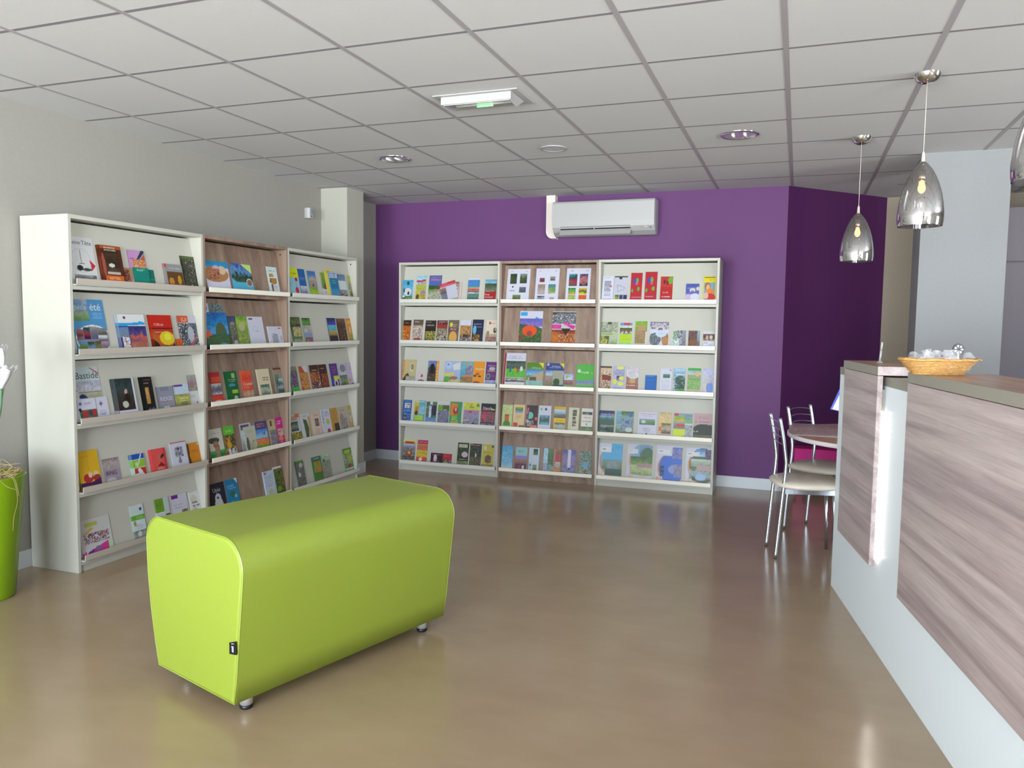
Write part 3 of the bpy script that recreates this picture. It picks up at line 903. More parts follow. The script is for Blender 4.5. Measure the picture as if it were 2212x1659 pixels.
# covers: (rack, shelf, [(position along, width, height, stand-off, thickness, copies, kind, label, print)])
BROCHURES = [
('L1', 0, [
  (0.0446,0.1682,0.2659,0,0.003,1,'M', 'white magazine with clock face and black dog', 'ddd;W6,11,17,b33,P;W16,12,14,444,leine;W56,12,15,444,Tête;E45,50,38,26,ccc;E45,50,35,24,ddd;R44,28,46,58,555;R36,56,56,58,333;E36,66,12,6,222;E62,69,20,3,444;G c33,78,48,98,60,80,72;P10,80,95,99,aaa:666:999:bbb'),
  (0.2367,0.1448,0.2312,0,0.026,2,'K', 'thick brown book with orange foot', '521;R0,0,99,8,a52;R14,15,84,72,321;P18,20,80,66,432:321:543;E45,50,14,5,ddc;R18,66,80,72,cba;R6,76,94,94,d62;T20,80,80,86,fda,2;T20,3,80,14,ccb,2;E8,50,8,30,a54'),
  (0.4488,0.1237,0.2246,0,0.008,1,'B', 'lilac booklet with orange cyclists photo', 'c9c;G 245,0,60,0,68,50,32,99,4,99,0,80,0;G b63,0,99,0,70,50,35,99,8,99,99;N20,25,95,80,eb8:c74:fca;T5,20,30,26,a36,1'),
  (0.395,0.0644,0.1123,0.0086,0.003,1,'L', 'small photo leaflet left of the teal booklet', 'a86;N0,10,60,80,b87:632:a54;G c9b,40,99,99,99,99,50'),
  (0.5735,0.0557,0.1133,0,0.003,1,'B', 'dark teal booklet partly behind another', '176;T40,50,90,60,7ba,1'),
  (0.4616,0.1122,0.1185,0.0086,0.008,1,'B', 'teal booklet with white heading', '187;T20,5,80,18,bed,2'),
  (0.7119,0.1484,0.1604,0,0.014,2,'B', 'grey booklet with two golden figures', '999;R0,0,12,14,c44;T25,12,90,20,ccc,1;R8,30,98,99,642;E30,70,14,16,c83;E75,62,11,18,c92;N10,80,95,99,557:853:322'),
  (0.8694,0.1166,0.2238,0,0.008,1,'B', 'black and white photo booklet', '231;N8,10,95,95,aa9:221:554:332;R0,0,99,9,563'),
]),
('L1', 1, [
  (0.0615,0.2166,0.305,0,0.004,1,'M', 'tall blue summer guide magazine with photo oval', '59c;P0,0,50,40,abc:79b:9a8:695;W4,14,15,cde,guide;W56,14,20,fff,été;T62,25,92,36,8be,4;E55,75,55,27,eef;E55,75,52,24,889;P4,56,24,76,a66:633:867;P26,52,46,75,155:934:413;P48,52,68,75,999:667:558;P70,54,98,66,888:554;P70,68,98,78,ddd:556;P8,80,30,92,48c:684:573;P33,80,52,94,242:79b;P54,78,74,94,553:885;P76,79,96,90,b8a:777;R60,95,99,99,26a'),
  (0.3513,0.1993,0.2236,0,0.016,3,'B', 'white brochure with blue tape and night photo', 'eef;E25,9,5,4,636;G 2ae,0,24,75,22,78,18,99,22,99,28,0,32;R0,32,99,99,447;P0,34,34,62,68b:789;P38,34,99,74,326:448:c64:847;R8,60,14,99,fff;N12,62,34,98,a66:fff:823;P38,74,99,99,a65:d85'),
  (0.5994,0.1696,0.2224,0,0.014,3,'B', 'red booklet over yellow concert crowd photo', 'c21;W12,27,10,fcb,l’Officiel;R0,36,99,40,411;P0,42,99,92,b32:c62:b52;E65,66,35,20,fc2;E68,62,16,10,fe4;G 310,0,99,0,68,22,80,30,94,60,85,80,92,99,80,99,99;T12,46,45,50,fdc,1;R8,90,40,99,cb9'),
  (0.8289,0.1571,0.22,0,0.008,1,'B', 'white booklet with orange corner and motorcycle', 'ccd;R0,0,58,20,d52;T20,4,55,18,fca,3;N0,22,99,99,ddd:222:567:888;E62,55,18,24,bbc;G c66,90,60,99,60,60,90,50,88'),
  (0.7848,0.0512,0.0706,0.0086,0.003,1,'L', 'small orange leaflet beside the motorcycle booklet', 'd62;T20,20,80,60,b41,3'),
]),
('L1', 2, [
  (0.0359,0.1968,0.3073,0,0.004,1,'M', 'white magazine with beach anchor photo', 'cdd;P0,5,17,60,322:a88:433;R0,22,17,24,c45;W19,16,20,444,Bastide;P18,26,99,60,bbc:ccd:aab;P18,44,99,70,ccb:aa8:998;R18,46,99,47,665;E35,66,18,16,236;E24,62,6,6,a65;G 554,50,74,96,58,96,62,50,78;G c44,75,2,99,12,99,16,70,2'),
  (0.0309,0.0481,0.1711,0.0046,0.003,1,'L', 'pale small leaflet standing left of others', 'ddd;T15,12,80,50,bbb,4'),
  (0.0557,0.1172,0.1296,0.0082,0.003,1,'L', 'white leaflet with red and black machine', 'ddf;E15,22,9,6,47a;T35,18,80,30,99b,2;P5,48,99,99,776:454:888;R22,55,50,82,b33;R52,52,74,72,445;R76,50,96,80,b33;E10,48,8,8,223'),
  (0.1782,0.0795,0.1305,0.0046,0.003,1,'L', 'white leaflet with small purple star', 'dde;E40,28,16,11,ccd;G 757,40,17,45,27,60,28,46,33,40,45,35,33,20,30,35,26;T20,58,75,64,d66,1;T15,66,85,80,57b,2'),
  (0.3153,0.1359,0.2255,0,0.022,4,'K', 'white book stack with dark portrait cover', 'dde;P0,0,92,84,233:344:332:312;E52,36,8,9,ca9;E55,55,16,16,211;E40,68,16,9,ccb;T15,90,60,93,bbb,1'),
  (0.5189,0.0716,0.2246,0,0.024,3,'K', 'narrow black book with golden figure', '111;T15,6,85,9,a53,1;W8,17,10,ddd,VOYAGE;P12,28,50,74,a73:c95:b84;E28,40,12,10,da6;T15,83,95,92,aab,2'),
  (0.6367,0.1277,0.1533,0,0.008,2,'L', 'grey leaflet with white pink green text', '99a;R20,0,70,18,889;W8,50,21,dde,RIDGE;T15,54,75,64,c59,1;T15,66,85,74,9b5,1;R25,80,60,92,ddd;T62,78,95,86,b79,1'),
  (0.9039,0.0821,0.214,0,0.003,1,'L', 'pinkish grey card with red seal', 'ddd;P0,0,99,50,aaa:988:999;E45,30,25,10,a77;T8,60,70,72,bbb,2;E72,86,7,4,a22'),
  (0.7778,0.1208,0.1575,0,0.008,2,'L', 'leaflet of yellow hills under pale sky', 'cde;R0,0,60,8,649;P0,40,99,99,996:bb5:995:774;T25,52,90,72,ee9,2;N30,75,80,99,986:775'),
]),
('L1', 3, [
  (0.0515,0.1373,0.215,0,0.012,2,'M', 'yellow magazine with purple lower band', 'eb2;R47,2,48,75,ca2;T20,14,60,17,b82,1;E40,72,24,12,b33;E50,64,9,8,ecb;E78,64,10,9,eca;E80,74,18,8,a33;G 425,0,82,50,84,99,76,99,99,0,99;T10,90,70,96,937,2'),
  (0.2184,0.1132,0.1479,0,0.003,1,'L', 'grey leaflet with large black letters', 'a9a;P0,0,99,45,988:baa:a99;W10,58,22,222,BING;E40,88,30,12,ccc;T50,66,80,70,666,1'),
  (0.418,0.0936,0.1429,0,0.012,4,'L', 'blue green and red striped leaflet', 'dee;R0,0,99,22,25b;R0,23,99,55,9c3;R10,58,99,88,c32;R60,88,99,99,e84;G eef,75,0,84,0,40,55,30,55;E32,42,12,10,cea;E28,92,25,12,eef;G eef,34,60,60,62,90,95,80,99,40,80'),
  (0.5684,0.115,0.1516,0,0.012,3,'B', 'red booklet with a smoking pipe', 'e55;E55,40,22,16,d65;G 422,60,32,95,18,92,32,64,44;G 822,35,72,60,56,90,76;T30,78,80,86,fbb,2;R85,0,99,99,d34'),
  (0.7343,0.1337,0.169,0,0.006,1,'B', 'white booklet with dark tree of words', 'dde;R0,0,99,3,c34;E50,38,26,22,bbc;N26,20,76,56,445:bbc:334;W28,44,11,445,ALEA;R46,58,56,82,555;E50,74,12,8,889'),
  (0.8813,0.1031,0.1456,0,0.004,1,'L', 'orange leaflet with dark left edge', 'd81;G 432,0,5,12,0,10,60,22,99,0,99;T30,30,90,45,b61,2;E92,8,7,5,ccc'),
]),
('L1', 4, [
  (0.0488,0.213,0.2011,0,0.004,1,'M', 'white magazine with dancers and pink foot', 'ddd;R22,10,60,20,cc5;G db3,12,40,40,24,46,28,20,42;N12,40,92,68,dde:dde:433:c88:dde;G d49,20,90,85,72,88,99,20,99;G e4a,0,92,14,88,14,99,0,99;E52,86,8,7,87a;G 74a,18,92,38,84,34,99,18,99;R86,70,98,99,ceb'),
  (0.4163,0.0967,0.2107,0,0.006,2,'L', 'white leaflet with green band and white rabbit', 'dee;R68,10,86,18,34a;R0,30,99,44,6b3;E20,52,10,8,b94;T35,32,95,40,bd8,2;T20,56,90,70,aac,3;P0,74,99,99,898:aaa:786;E45,84,16,8,ddd'),
  (0.6058,0.1122,0.21,0,0.006,2,'L', 'red leaflet with green and white cover', 'eee;R0,0,62,40,7a2;T8,8,55,30,582,3;R64,0,99,50,cdd;R66,50,99,75,444;R66,75,99,99,c43;R0,44,62,99,dde;T6,52,55,90,aac,3'),
  (0.7449,0.1296,0.2059,0,0.006,1,'L', 'white leaflet with purple corners and photo', 'ddf;R0,0,42,12,729;T12,28,70,46,baa,2;R0,66,55,99,82a;N55,50,95,90,ba8:445:a86:ddd'),
  (0.8972,0.0888,0.1979,0,0.006,1,'L', 'white leaflet with bold black title', 'eef;E40,25,30,14,ddc;T18,32,90,52,445,2;E40,66,26,14,dcb'),
]),
('L2', 0, [
  (0.0709,0.2297,0.2135,0,0.004,1,'M', 'magazine with hands holding eggs, blue sky', 'dde;P0,0,99,20,29c:39c;E42,42,55,26,b85;E72,28,16,14,eca;E48,25,16,12,dbc;N10,24,60,60,c97:b75:643;R0,72,99,99,dde;T15,84,60,88,99a,1'),
  (0.3255,0.2202,0.2129,0,0.004,1,'M', 'blue magazine with dark green woods', '5bd;P0,0,99,62,35a:69c:242:464;G ce8,50,0,99,0,99,30;G 5bd,0,50,40,74,99,80,99,99,0,99;E82,62,15,14,dcc;E82,62,12,11,875;T18,84,75,88,e69,1'),
  (0.7256,0.1182,0.2178,0,0.004,1,'L', 'narrow white leaflet with bread photos', 'dee;T20,10,75,18,7a8,1;N15,24,60,36,da4:876;P15,40,85,56,b83:522:963;E55,52,30,9,b84;R25,60,40,85,854;T45,64,90,90,aab,5'),
]),
('L2', 1, [
  (0.0777,0.1906,0.311,0,0.003,1,'M', 'dark crowd photo magazine behind a blue one', '232;N0,0,99,40,233:899:454;R0,0,26,28,dde;E10,10,8,7,547'),
  (0.0551,0.2261,0.2476,0.0036,0.006,1,'M', 'magazine with blue sky and rocky mountain', '38c;P0,0,99,60,26b:28c:5ad;E66,60,24,32,564;P0,62,99,99,265:463:254;E10,62,14,10,e64;N10,66,95,99,352:563:375:243;E70,90,18,4,6ab;T2,2,30,5,bdf,1'),
  (0.2937,0.0798,0.2236,0,0.006,1,'L', 'narrow leaflet of a grey stone castle', '665;P0,0,99,30,347:566;E50,32,34,14,999;N10,28,90,95,887:554:998;E60,86,24,9,bbc'),
  (0.374,0.117,0.2252,0,0.008,2,'L', 'yellow green leaflet with bold yellow title', '7a3;P0,0,99,45,6a3:ab4:7a3;E45,34,28,14,bb8;W0,72,16,fe3,Ici;W8,90,17,fe3,Vue;N0,50,99,99,683:9a5:572'),
  (0.4997,0.169,0.2237,0,0.006,2,'L', 'white sheet with faint map lines', 'dde;R10,4,34,10,847;T40,45,60,52,aab,1;E42,40,16,9,bbc;E42,40,14,8,dde;T20,70,80,86,ccd,3'),
  (0.716,0.167,0.1513,0,0.006,3,'L', 'low white sheet with grey town sketch', 'dde;R72,6,92,12,b56;G aab,22,44,62,42,66,96,20,96;G 99a,62,40,28,34,30,40,60,46;E86,60,8,14,bbc;T4,12,60,16,dbb,1'),
]),
('L2', 2, [
  (0.1021,0.0959,0.2196,0,0.008,2,'L', 'red leaflet with old photograph', 'b23;R12,14,99,32,d52;P0,36,99,70,ccc:667:bbc;R0,74,99,99,d42;T20,86,80,96,fff,1'),
  (0.2548,0.1115,0.218,0,0.01,3,'L', 'dark green leaflet with light green edge', '163;R55,6,85,22,9c7;T15,24,90,36,cdc,2;E45,45,30,5,49b;R40,60,90,72,ac3;E65,88,18,8,bcb'),
  (0.418,0.107,0.2153,0,0.006,2,'L', 'orange red leaflet with white title', 'e53;P0,0,99,30,f64:e42;W10,45,25,fff,Crussol;T10,52,80,60,fa8,2;P0,68,99,99,b87:ca8:987;E45,80,12,12,da8'),
  (0.5943,0.1413,0.216,0,0.006,2,'L', 'cream leaflet with aerial photo', 'edb;T40,26,95,42,653,2;P12,54,88,90,476:bba:587;T30,94,99,98,654,1'),
  (0.7861,0.0969,0.217,0,0.006,2,'L', 'brown grey leaflet with castle and river photos', '998;R0,0,99,7,833;T10,10,90,20,b86,2;P10,24,60,90,786:465:987;P45,40,99,60,adf:565;P30,66,99,99,8bd:554:9bd'),
]),
('L2', 3, [
  (0.0736,0.1396,0.2111,0,0.004,1,'L', 'leaflet with leafy figure on pale ground', 'ddc;T20,12,80,18,baa,1;E35,38,40,10,454;E45,52,20,12,b76;R36,56,68,99,965;P0,72,99,99,6a6:284:596;R38,60,64,99,a86'),
  (0.2307,0.1031,0.2138,0,0.006,2,'L', 'leaflet with green cap and climbing children', '5b3;R0,0,99,26,6c3;T20,12,80,20,dfc,2;N0,28,99,74,231:354:b73:d93;G da2,10,60,50,30,45,50,60,66,30,80;R0,82,99,99,b33;N20,74,99,99,c33:fff:345'),
  (0.3997,0.1212,0.2129,0,0.003,1,'L', 'white leaflet with photo behind a beige one', 'ccd;P10,4,85,22,456:876;P0,30,50,99,cdd:99a'),
  (0.4331,0.126,0.1868,0.0036,0.005,1,'L', 'beige leaflet with grey trees', 'ccb;T20,14,80,26,bb9,2;N0,55,99,99,998:cca:776;E20,70,12,30,665'),
  (0.5621,0.1292,0.2077,0,0.008,2,'L', 'colourful leaflet with blue butterfly and orange flowers', '47c;R0,0,99,28,548;T12,6,88,22,d93,2;P0,30,99,60,59d:ace;G 226,56,38,66,44,80,34,70,52;N0,62,99,84,e83:f95:e63:8b4;P0,84,99,99,7b3:5a3'),
  (0.7124,0.0874,0.2088,0,0.006,1,'L', 'grey lilac leaflet with stone carving', 'ba9;R10,4,90,38,cb8;R25,6,55,24,654;N10,40,99,99,99a:778:baa'),
  (0.8153,0.0677,0.2136,0,0.006,1,'L', 'magenta and orange leaflet with food photos', 'd29;T12,12,80,26,fde,2;R0,40,99,66,e84;N10,42,95,68,433:ecc:833;E40,78,40,10,e93;R0,84,99,99,c29;T20,86,80,96,fff,2'),
]),
('L2', 4, [
  (0.0713,0.1525,0.2129,0,0.006,1,'L', 'black leaflet with a white seal', '223;W22,22,20,dde,Upie;E52,52,20,18,dde;E52,70,26,22,ddd;E50,48,7,4,223;R36,76,99,94,d4a;E95,84,10,7,e6b'),
  (0.2438,0.1189,0.2134,0,0.006,2,'L', 'bright blue leaflet with green leaf', '28b;G eef,70,0,99,0,99,18;W4,22,14,bde,LOUER;T10,26,80,34,8ce,1;E45,50,22,10,375;E70,58,10,6,9cd;T20,70,80,96,4ae,3'),
  (0.7707,0.1123,0.2146,0,0.003,1,'L', 'large white sheet behind the vine leaflet', 'eee;R94,0,99,99,b99'),
  (0.6495,0.1206,0.1998,0,0.008,2,'L', 'white leaflet with text and yellow stamp', 'cdf;R5,4,28,12,a78;T10,14,90,60,aac,9;E50,78,26,10,cca'),
  (0.7813,0.0973,0.2002,0.0036,0.005,1,'L', 'dark vine photo leaflet', '453;N0,6,99,90,352:784:231:ca4;R0,0,99,5,875;E35,78,24,10,7a3;T50,85,95,97,223,2'),
]),
('L3', 0, [
  (0.2127,0.0871,0.2288,0,0.004,1,'L', 'deep blue leaflet behind the yellow one', '26a;P0,60,99,99,ccd:457;T10,30,90,40,79c,2'),
  (0.087,0.1136,0.232,0,0.005,2,'L', 'pale blue leaflet with yellow top', '9cd;R0,0,99,34,de1;T25,16,85,24,c62,1;E72,40,16,7,b23;E66,78,20,12,c35;R62,50,66,72,445'),
  (0.3352,0.1054,0.2207,0,0.008,2,'L', 'green leaflet with stone house', '48b;P0,0,99,30,47b:69c;E50,36,50,14,ba9;R8,34,90,66,a98;R40,48,60,60,654;P0,62,99,99,8a3:ac3:9b2'),
  (0.5185,0.1015,0.2192,0,0.008,3,'L', 'white leaflet with grapes on green', 'ddd;P0,0,85,62,8a3:794:675;E50,56,30,14,754;R0,64,99,99,dde;T10,70,80,90,aab,3'),
  (0.5726,0.1155,0.2495,0.0086,0.003,1,'L', 'yellow sheet rising behind the teal leaflet', 'fd5;T25,4,80,12,b83,2'),
  (0.6261,0.1175,0.2326,0.0122,0.008,2,'L', 'teal leaflet with white splashes', '27a;N0,0,99,22,28a:dde:27a;T20,28,80,44,5c9,2;E50,80,30,16,4ab;P0,60,99,99,28b:6ac'),
  (0.7795,0.112,0.2218,0,0.005,2,'L', 'blue grey leaflet with white middle', '69b;P0,0,99,24,68a:79b;R0,26,99,62,dee;P0,66,99,99,a98:544;N10,70,95,90,ccc:434'),
  (0.9299,0.0481,0.2182,0,0.004,1,'L', 'pale green leaflet with grey feathers', 'aa7;P0,0,99,30,ab5:bb6;N0,28,80,60,ddd:776:dcb;P20,60,99,99,8a5:563:675'),
]),
('L3', 1, [
  (0.1028,0.115,0.2261,0,0.012,2,'L', 'green leaflet with sunlit castle ruins', '685;P0,0,99,36,452:674:231;R20,36,80,60,cb8;N10,34,95,75,dc9:ba7:785;P0,78,99,99,998:bba;R0,70,99,75,573'),
  (0.2561,0.1046,0.2202,0,0.008,1,'L', 'leaflet with white pillars and green trees', '8a7;P0,0,99,30,352:694:574;R0,28,99,55,bbb;N0,28,99,52,ccc:998;R0,56,99,70,89c;N10,72,99,99,cba:b33:347:ddd'),
  (0.6102,0.1236,0.2239,0,0.008,1,'L', 'dark blue leaflet with village at dusk', '247;P0,0,99,28,226:44a;P0,28,99,50,5bd:6ab;P0,50,99,70,ba5:864;P0,68,99,99,322:223;E50,58,25,6,b94'),
  (0.7622,0.1251,0.2214,0,0.006,2,'L', 'dark brown leaflet with horses', '421;P0,0,99,30,754:421;N10,30,90,85,743:311:a97;T20,86,90,90,876,1'),
  (0.9109,0.0671,0.2226,0,0.006,1,'L', 'orange leaflet with white goat', 'd93;R0,0,99,4,c72;T20,12,80,20,fd8,1;E50,44,22,12,ecb;R30,26,36,50,642;R66,26,72,50,642;N10,66,99,99,c73:7a5:d93'),
]),
('L3', 2, [
  (0.0765,0.0984,0.2165,0,0.006,1,'L', 'lilac flower leaflet with green foot', '897;P0,0,99,40,998:453;N10,25,90,75,b9c:546:978;R0,76,99,99,4b4'),
  (0.2141,0.1067,0.2135,0,0.006,2,'L', 'red and yellow leaflet with vertical picture', 'b52;G dde,30,0,99,0,99,26,60,22;N0,25,99,80,c52:d84:b95:744;P20,75,99,99,d94:b83'),
  (0.3533,0.1169,0.216,0,0.008,2,'L', 'dark leaflet with fiery red crowd', '422;T20,18,80,24,ca4,1;N0,28,99,66,d64:522:e95:311;N0,66,99,99,ecc:433:844'),
  (0.4873,0.1069,0.2144,0,0.006,1,'L', 'dark red leaflet with small white title', '411;T10,14,60,18,ddd,1;N10,36,95,75,b53:521:d74;P0,76,99,99,943:311'),
  (0.6474,0.1058,0.2155,0,0.006,2,'L', 'purple and blue leaflet with owl', '538;T20,10,80,40,b5a,3;R30,50,99,66,dd4;E55,80,30,16,ddd;E55,80,14,9,324;P0,60,25,99,35b:348'),
  (0.7793,0.1097,0.2144,0,0.005,1,'L', 'whitish leaflet with grey tree', 'ccd;E55,22,40,16,889;T20,4,80,8,bbd,1;P0,50,99,99,676:897:453'),
  (0.9082,0.0698,0.2131,0,0.005,1,'L', 'lilac white leaflet with purple foot', 'cbd;T40,12,80,34,99b,3;R0,88,99,99,637;P0,70,50,90,c93:eca'),
]),
('L3', 3, [
  (0.0744,0.129,0.218,0,0.006,2,'L', 'white leaflet with rabbit photo, orange corner', 'cde;R10,6,80,24,da9;R60,0,99,14,e83;P4,28,80,62,454:998:343;N0,66,99,99,dd4:643:dd5'),
  (0.2272,0.1145,0.2077,0,0.005,3,'L', 'white leaflet with olive green ribbon', 'ddd;G 564,20,20,60,26,75,60,60,99,30,99;R75,14,99,99,ca6;T25,8,60,12,446,1'),
  (0.3762,0.1083,0.207,0,0.005,1,'L', 'cream leaflet with small square photo', 'ecb;T20,8,80,18,a98,2;P28,28,80,58,543:887:654;T20,66,80,90,ba9,4'),
  (0.5103,0.129,0.2138,0,0.005,1,'L', 'white leaflet with vertical black letters', 'dde;N8,4,20,70,236:dde:235;T30,10,90,30,88b,4;E62,50,20,12,cc6;E60,88,18,10,b43'),
  (0.6452,0.1062,0.2116,0,0.005,1,'L', 'tan leaflet with dark square photo', 'c94;T10,12,80,50,b84,5;P35,64,99,94,432:543'),
  (0.7669,0.1259,0.2107,0,0.005,1,'L', 'beige leaflet with rock drawing', 'cba;T20,12,80,18,a54,2;E35,60,28,34,a98;N20,50,90,96,887:baa:665'),
  (0.9185,0.0595,0.2115,0,0.005,1,'L', 'olive beige leaflet with white oval', 'ca7;E50,12,36,9,ab4;E50,45,30,25,ddc;N30,26,66,62,889:ddc'),
]),
('L3', 4, [
  (0.1492,0.1018,0.2145,0,0.01,2,'L', 'green and grey leaflet with silver wheel', '776;N0,10,99,90,888:665:99a;E60,18,24,9,ccc;E30,52,16,9,ddd;R0,0,99,5,6b3'),
  (0.3769,0.1219,0.2105,0,0.008,2,'L', 'green leaflet with orange flower bird', '385;R0,0,99,16,476;T14,4,80,10,cdb,1;N10,20,90,60,c95:8a4:e63;E70,56,20,8,e76;P0,64,99,99,583:694'),
  (0.5191,0.112,0.2067,0,0.006,2,'L', 'pale grey green leaflet', 'bcb;P0,0,99,12,cea:9ca;N0,24,99,99,998:aa9:786;E20,22,12,6,455'),
  (0.8454,0.1326,0.2116,0,0.006,2,'L', 'bright green leaflet with red bird', '5a4;R14,8,80,20,cc3;N0,24,99,70,8a5:ccb:473:9b8;G bc4,40,36,90,30,95,60,60,55;E50,74,22,8,b44;P0,84,99,99,ddd:694'),
]),
('R1', 0, [
  (0.022,0.1009,0.2123,0,0.005,1,'L', 'blue leaflet with a cow', '5ad;P0,0,99,60,4ad:6bd;R34,6,60,22,352;E50,54,40,18,ddd;E58,60,10,8,222;E12,48,8,10,232;P0,74,99,99,574:6a3;N0,80,99,99,453:7a4;E10,74,12,5,ddd'),
  (0.1568,0.1043,0.253,0,0.005,1,'L', 'yellow field leaflet with pale sky', 'bb4;P0,0,99,20,9cd:ade;R0,18,60,24,c26;R60,14,90,20,b36;R0,26,99,32,cce;T15,27,95,32,558,1;P0,36,99,99,ab5:cb4:ba3;E72,68,26,14,98a;N50,70,99,99,976:ba3:dc4;E20,80,14,10,543;R0,90,60,99,db8'),
  (0.2859,0.1293,0.2555,0,0.004,1,'M', 'blue sky leaflet with green meadow', '56a;P0,0,99,34,669:56b;T15,6,80,18,98c,2;T10,14,92,20,c8a,1;P0,38,99,58,252:363;P0,54,99,99,795:bba:683;N10,62,99,99,997:bba:574;R40,52,95,55,d67'),
  (0.5123,0.1133,0.1941,0,0.003,1,'L', 'photo leaflet behind the slanting sheet', 'ba9;P0,0,70,60,866:cba;R80,0,96,99,dcc;N0,10,60,50,866:dcb:544'),
  (0.4545,0.1631,0.1657,0.0036,0.003,1,'T', 'red and white leaflet slanting to the left', 'ccd;R0,0,99,22,c34;T16,2,50,8,fbb,1;T5,12,95,18,ebc,1;P0,26,36,60,977:655;P0,60,36,99,679:877'),
  (0.6842,0.1132,0.2252,0,0.006,2,'L', 'blue leaflet with red roofed town', '48b;R0,0,99,7,dde;P0,8,80,34,48c:58c;P0,36,99,44,8a7:bb7;P0,44,99,52,c44:e67;P0,52,99,66,364:9ab;R4,58,60,62,cde;P0,66,99,86,575:687:465;R0,86,99,99,35a'),
  (0.8528,0.112,0.2119,0,0.005,1,'L', 'dark red leaflet under hilly landscape', 'a22;P0,0,99,18,6ac:9cd;P0,18,99,50,453:565:786;T10,50,80,54,dbb,1;W5,66,12,fee,Perspi;W5,77,12,fee,méridional'),
]),
('R1', 1, [
  (0.022,0.0797,0.2154,0,0.005,1,'L', 'black leaflet with glowing orange cave', '321;T20,10,80,16,c74,1;P0,24,99,90,b52:d72:c61;N0,30,99,88,d82:a41:eb5;R0,90,99,99,222'),
  (0.1252,0.1039,0.221,0,0.005,1,'L', 'brown leaflet with pale cave columns', '654;T14,6,70,14,dcc,2;P0,24,99,99,a98:876:b99;N0,28,99,88,dba:877:edc:654;N20,80,80,99,922:b54'),
  (0.2523,0.1107,0.2155,0,0.005,1,'L', 'dark leaflet with yellow flowers in blackness', '322;T10,6,50,9,ccc,1;T14,18,90,26,bbb,2;P0,30,99,60,221:311;N0,48,99,99,332:221:cb5:453:221;'),
  (0.3722,0.1073,0.2168,0,0.005,1,'L', 'dark red leaflet with cave visitor photos', '522;T12,4,95,10,dbb,1;T15,12,60,16,ebb,1;R0,18,99,32,a32;P0,34,99,99,776:c98:554;N0,46,99,99,644:cba:353:b54'),
  (0.4886,0.1073,0.2218,0,0.005,1,'L', 'brown leaflet with small yellow sun', '765;E26,20,14,9,dd4;W42,20,14,dcc,Pure;T40,26,80,30,dcc,1;R0,34,99,50,744;T20,36,80,44,ecc,2;E50,74,36,26,da5;P0,88,99,99,a97:c98'),
  (0.6116,0.1106,0.2206,0,0.005,1,'L', 'white leaflet with sunlit arched interior', 'dde;T20,10,70,14,aab,1;P0,22,99,72,b84:ca6:843;R30,46,70,70,432;N0,24,99,60,db6:964:eb7;N0,72,99,99,ddd:433:99a;R93,0,99,99,877'),
  (0.7316,0.1088,0.2287,0,0.005,1,'L', 'navy leaflet with blue lit fountain', '224;T10,16,85,21,dde,1;E22,42,16,18,6bd;T42,28,85,33,68b,1;N10,60,70,99,a83:432:c95;E50,90,20,10,b84'),
  (0.8668,0.1048,0.225,0,0.005,1,'L', 'cream leaflet with a monkey on rocks', 'edc;E34,12,10,6,b53;T44,12,90,16,b75,1;E84,42,16,12,543;E88,38,8,6,ca8;P0,56,99,99,cb9:a98:876;E20,58,16,14,a86;N0,70,99,99,b98:865:d88'),
]),
('R1', 2, [
  (0.022,0.1358,0.2219,0,0.014,2,'B', 'tan booklet with orange vertical title', 'cb8;R0,2,13,92,d84;N2,6,10,88,d73:cb8;G ddb,62,16,88,18,78,50,56,48;R64,20,82,42,875;T66,24,80,40,cba,2;G 443,0,92,30,62,46,58,60,75,99,80,99,99,0,99;P30,70,99,92,998:bba'),
  (0.1727,0.0938,0.1126,0,0.003,1,'L', 'small pink card with black drawing', 'dcc;E55,36,12,14,866;E50,80,36,10,443;T10,8,60,12,caa,1'),
  (0.2828,0.1101,0.2178,0,0.008,2,'L', 'dark tower leaflet with orange side strip', '567;P0,0,76,30,67b:89b;E42,42,30,30,322;R34,16,50,60,211;N0,55,74,99,653:322:875;R78,0,99,99,e93;T82,12,96,90,fd9,6'),
  (0.4547,0.1635,0.2182,0,0.006,2,'L', 'pale blue leaflet with seaside drawing', 'abd;E26,18,22,16,bce;E22,14,5,3,458;G ddd,50,14,95,2,98,34,56,38;P0,50,60,70,dc5:ed7;P0,62,99,80,8bd:9cc;E20,80,26,14,6a4;E60,72,26,7,b64;P30,84,99,99,dc5:cb4'),
  (0.6225,0.1202,0.2208,0,0.006,2,'L', 'multicoloured leaflet with teal landscapes', '7ab;T12,6,95,16,ca5,2;P0,20,99,60,6bc:59b;E76,38,24,20,a68;N40,26,99,56,a68:689:c9b;R30,58,90,68,d84;N0,66,99,99,4a5:c63:565:ca5'),
  (0.7485,0.1056,0.2242,0,0.006,2,'L', 'orange leaflet with white title and animals', 'e92;W14,30,18,feb,Enquête;T24,32,90,36,fda,1;E40,52,18,6,c52;E16,60,14,5,543;E60,62,16,4,543;E34,90,34,8,a43;R0,94,99,99,583'),
  (0.8685,0.1028,0.2234,0,0.005,1,'L', 'purple leaflet with round emblem', '637;T20,14,90,18,b9c,1;E60,28,30,7,bbc;R20,34,90,40,b86;E26,60,20,12,998;E26,60,13,8,457;T55,56,80,60,b9c,1;P0,76,99,99,abd:458'),
]),
('R1', 3, [
  (0.022,0.0883,0.2162,0,0.005,1,'L', 'blue leaflet with rafting photos', '15a;T14,4,90,8,adf,1;P18,12,90,36,a87:876:579;N18,12,90,36,b65:ddd:456;T8,40,95,52,9bd,3;P10,58,50,72,89a:543;P10,76,50,88,a76:654;T56,60,95,92,7ad,5'),
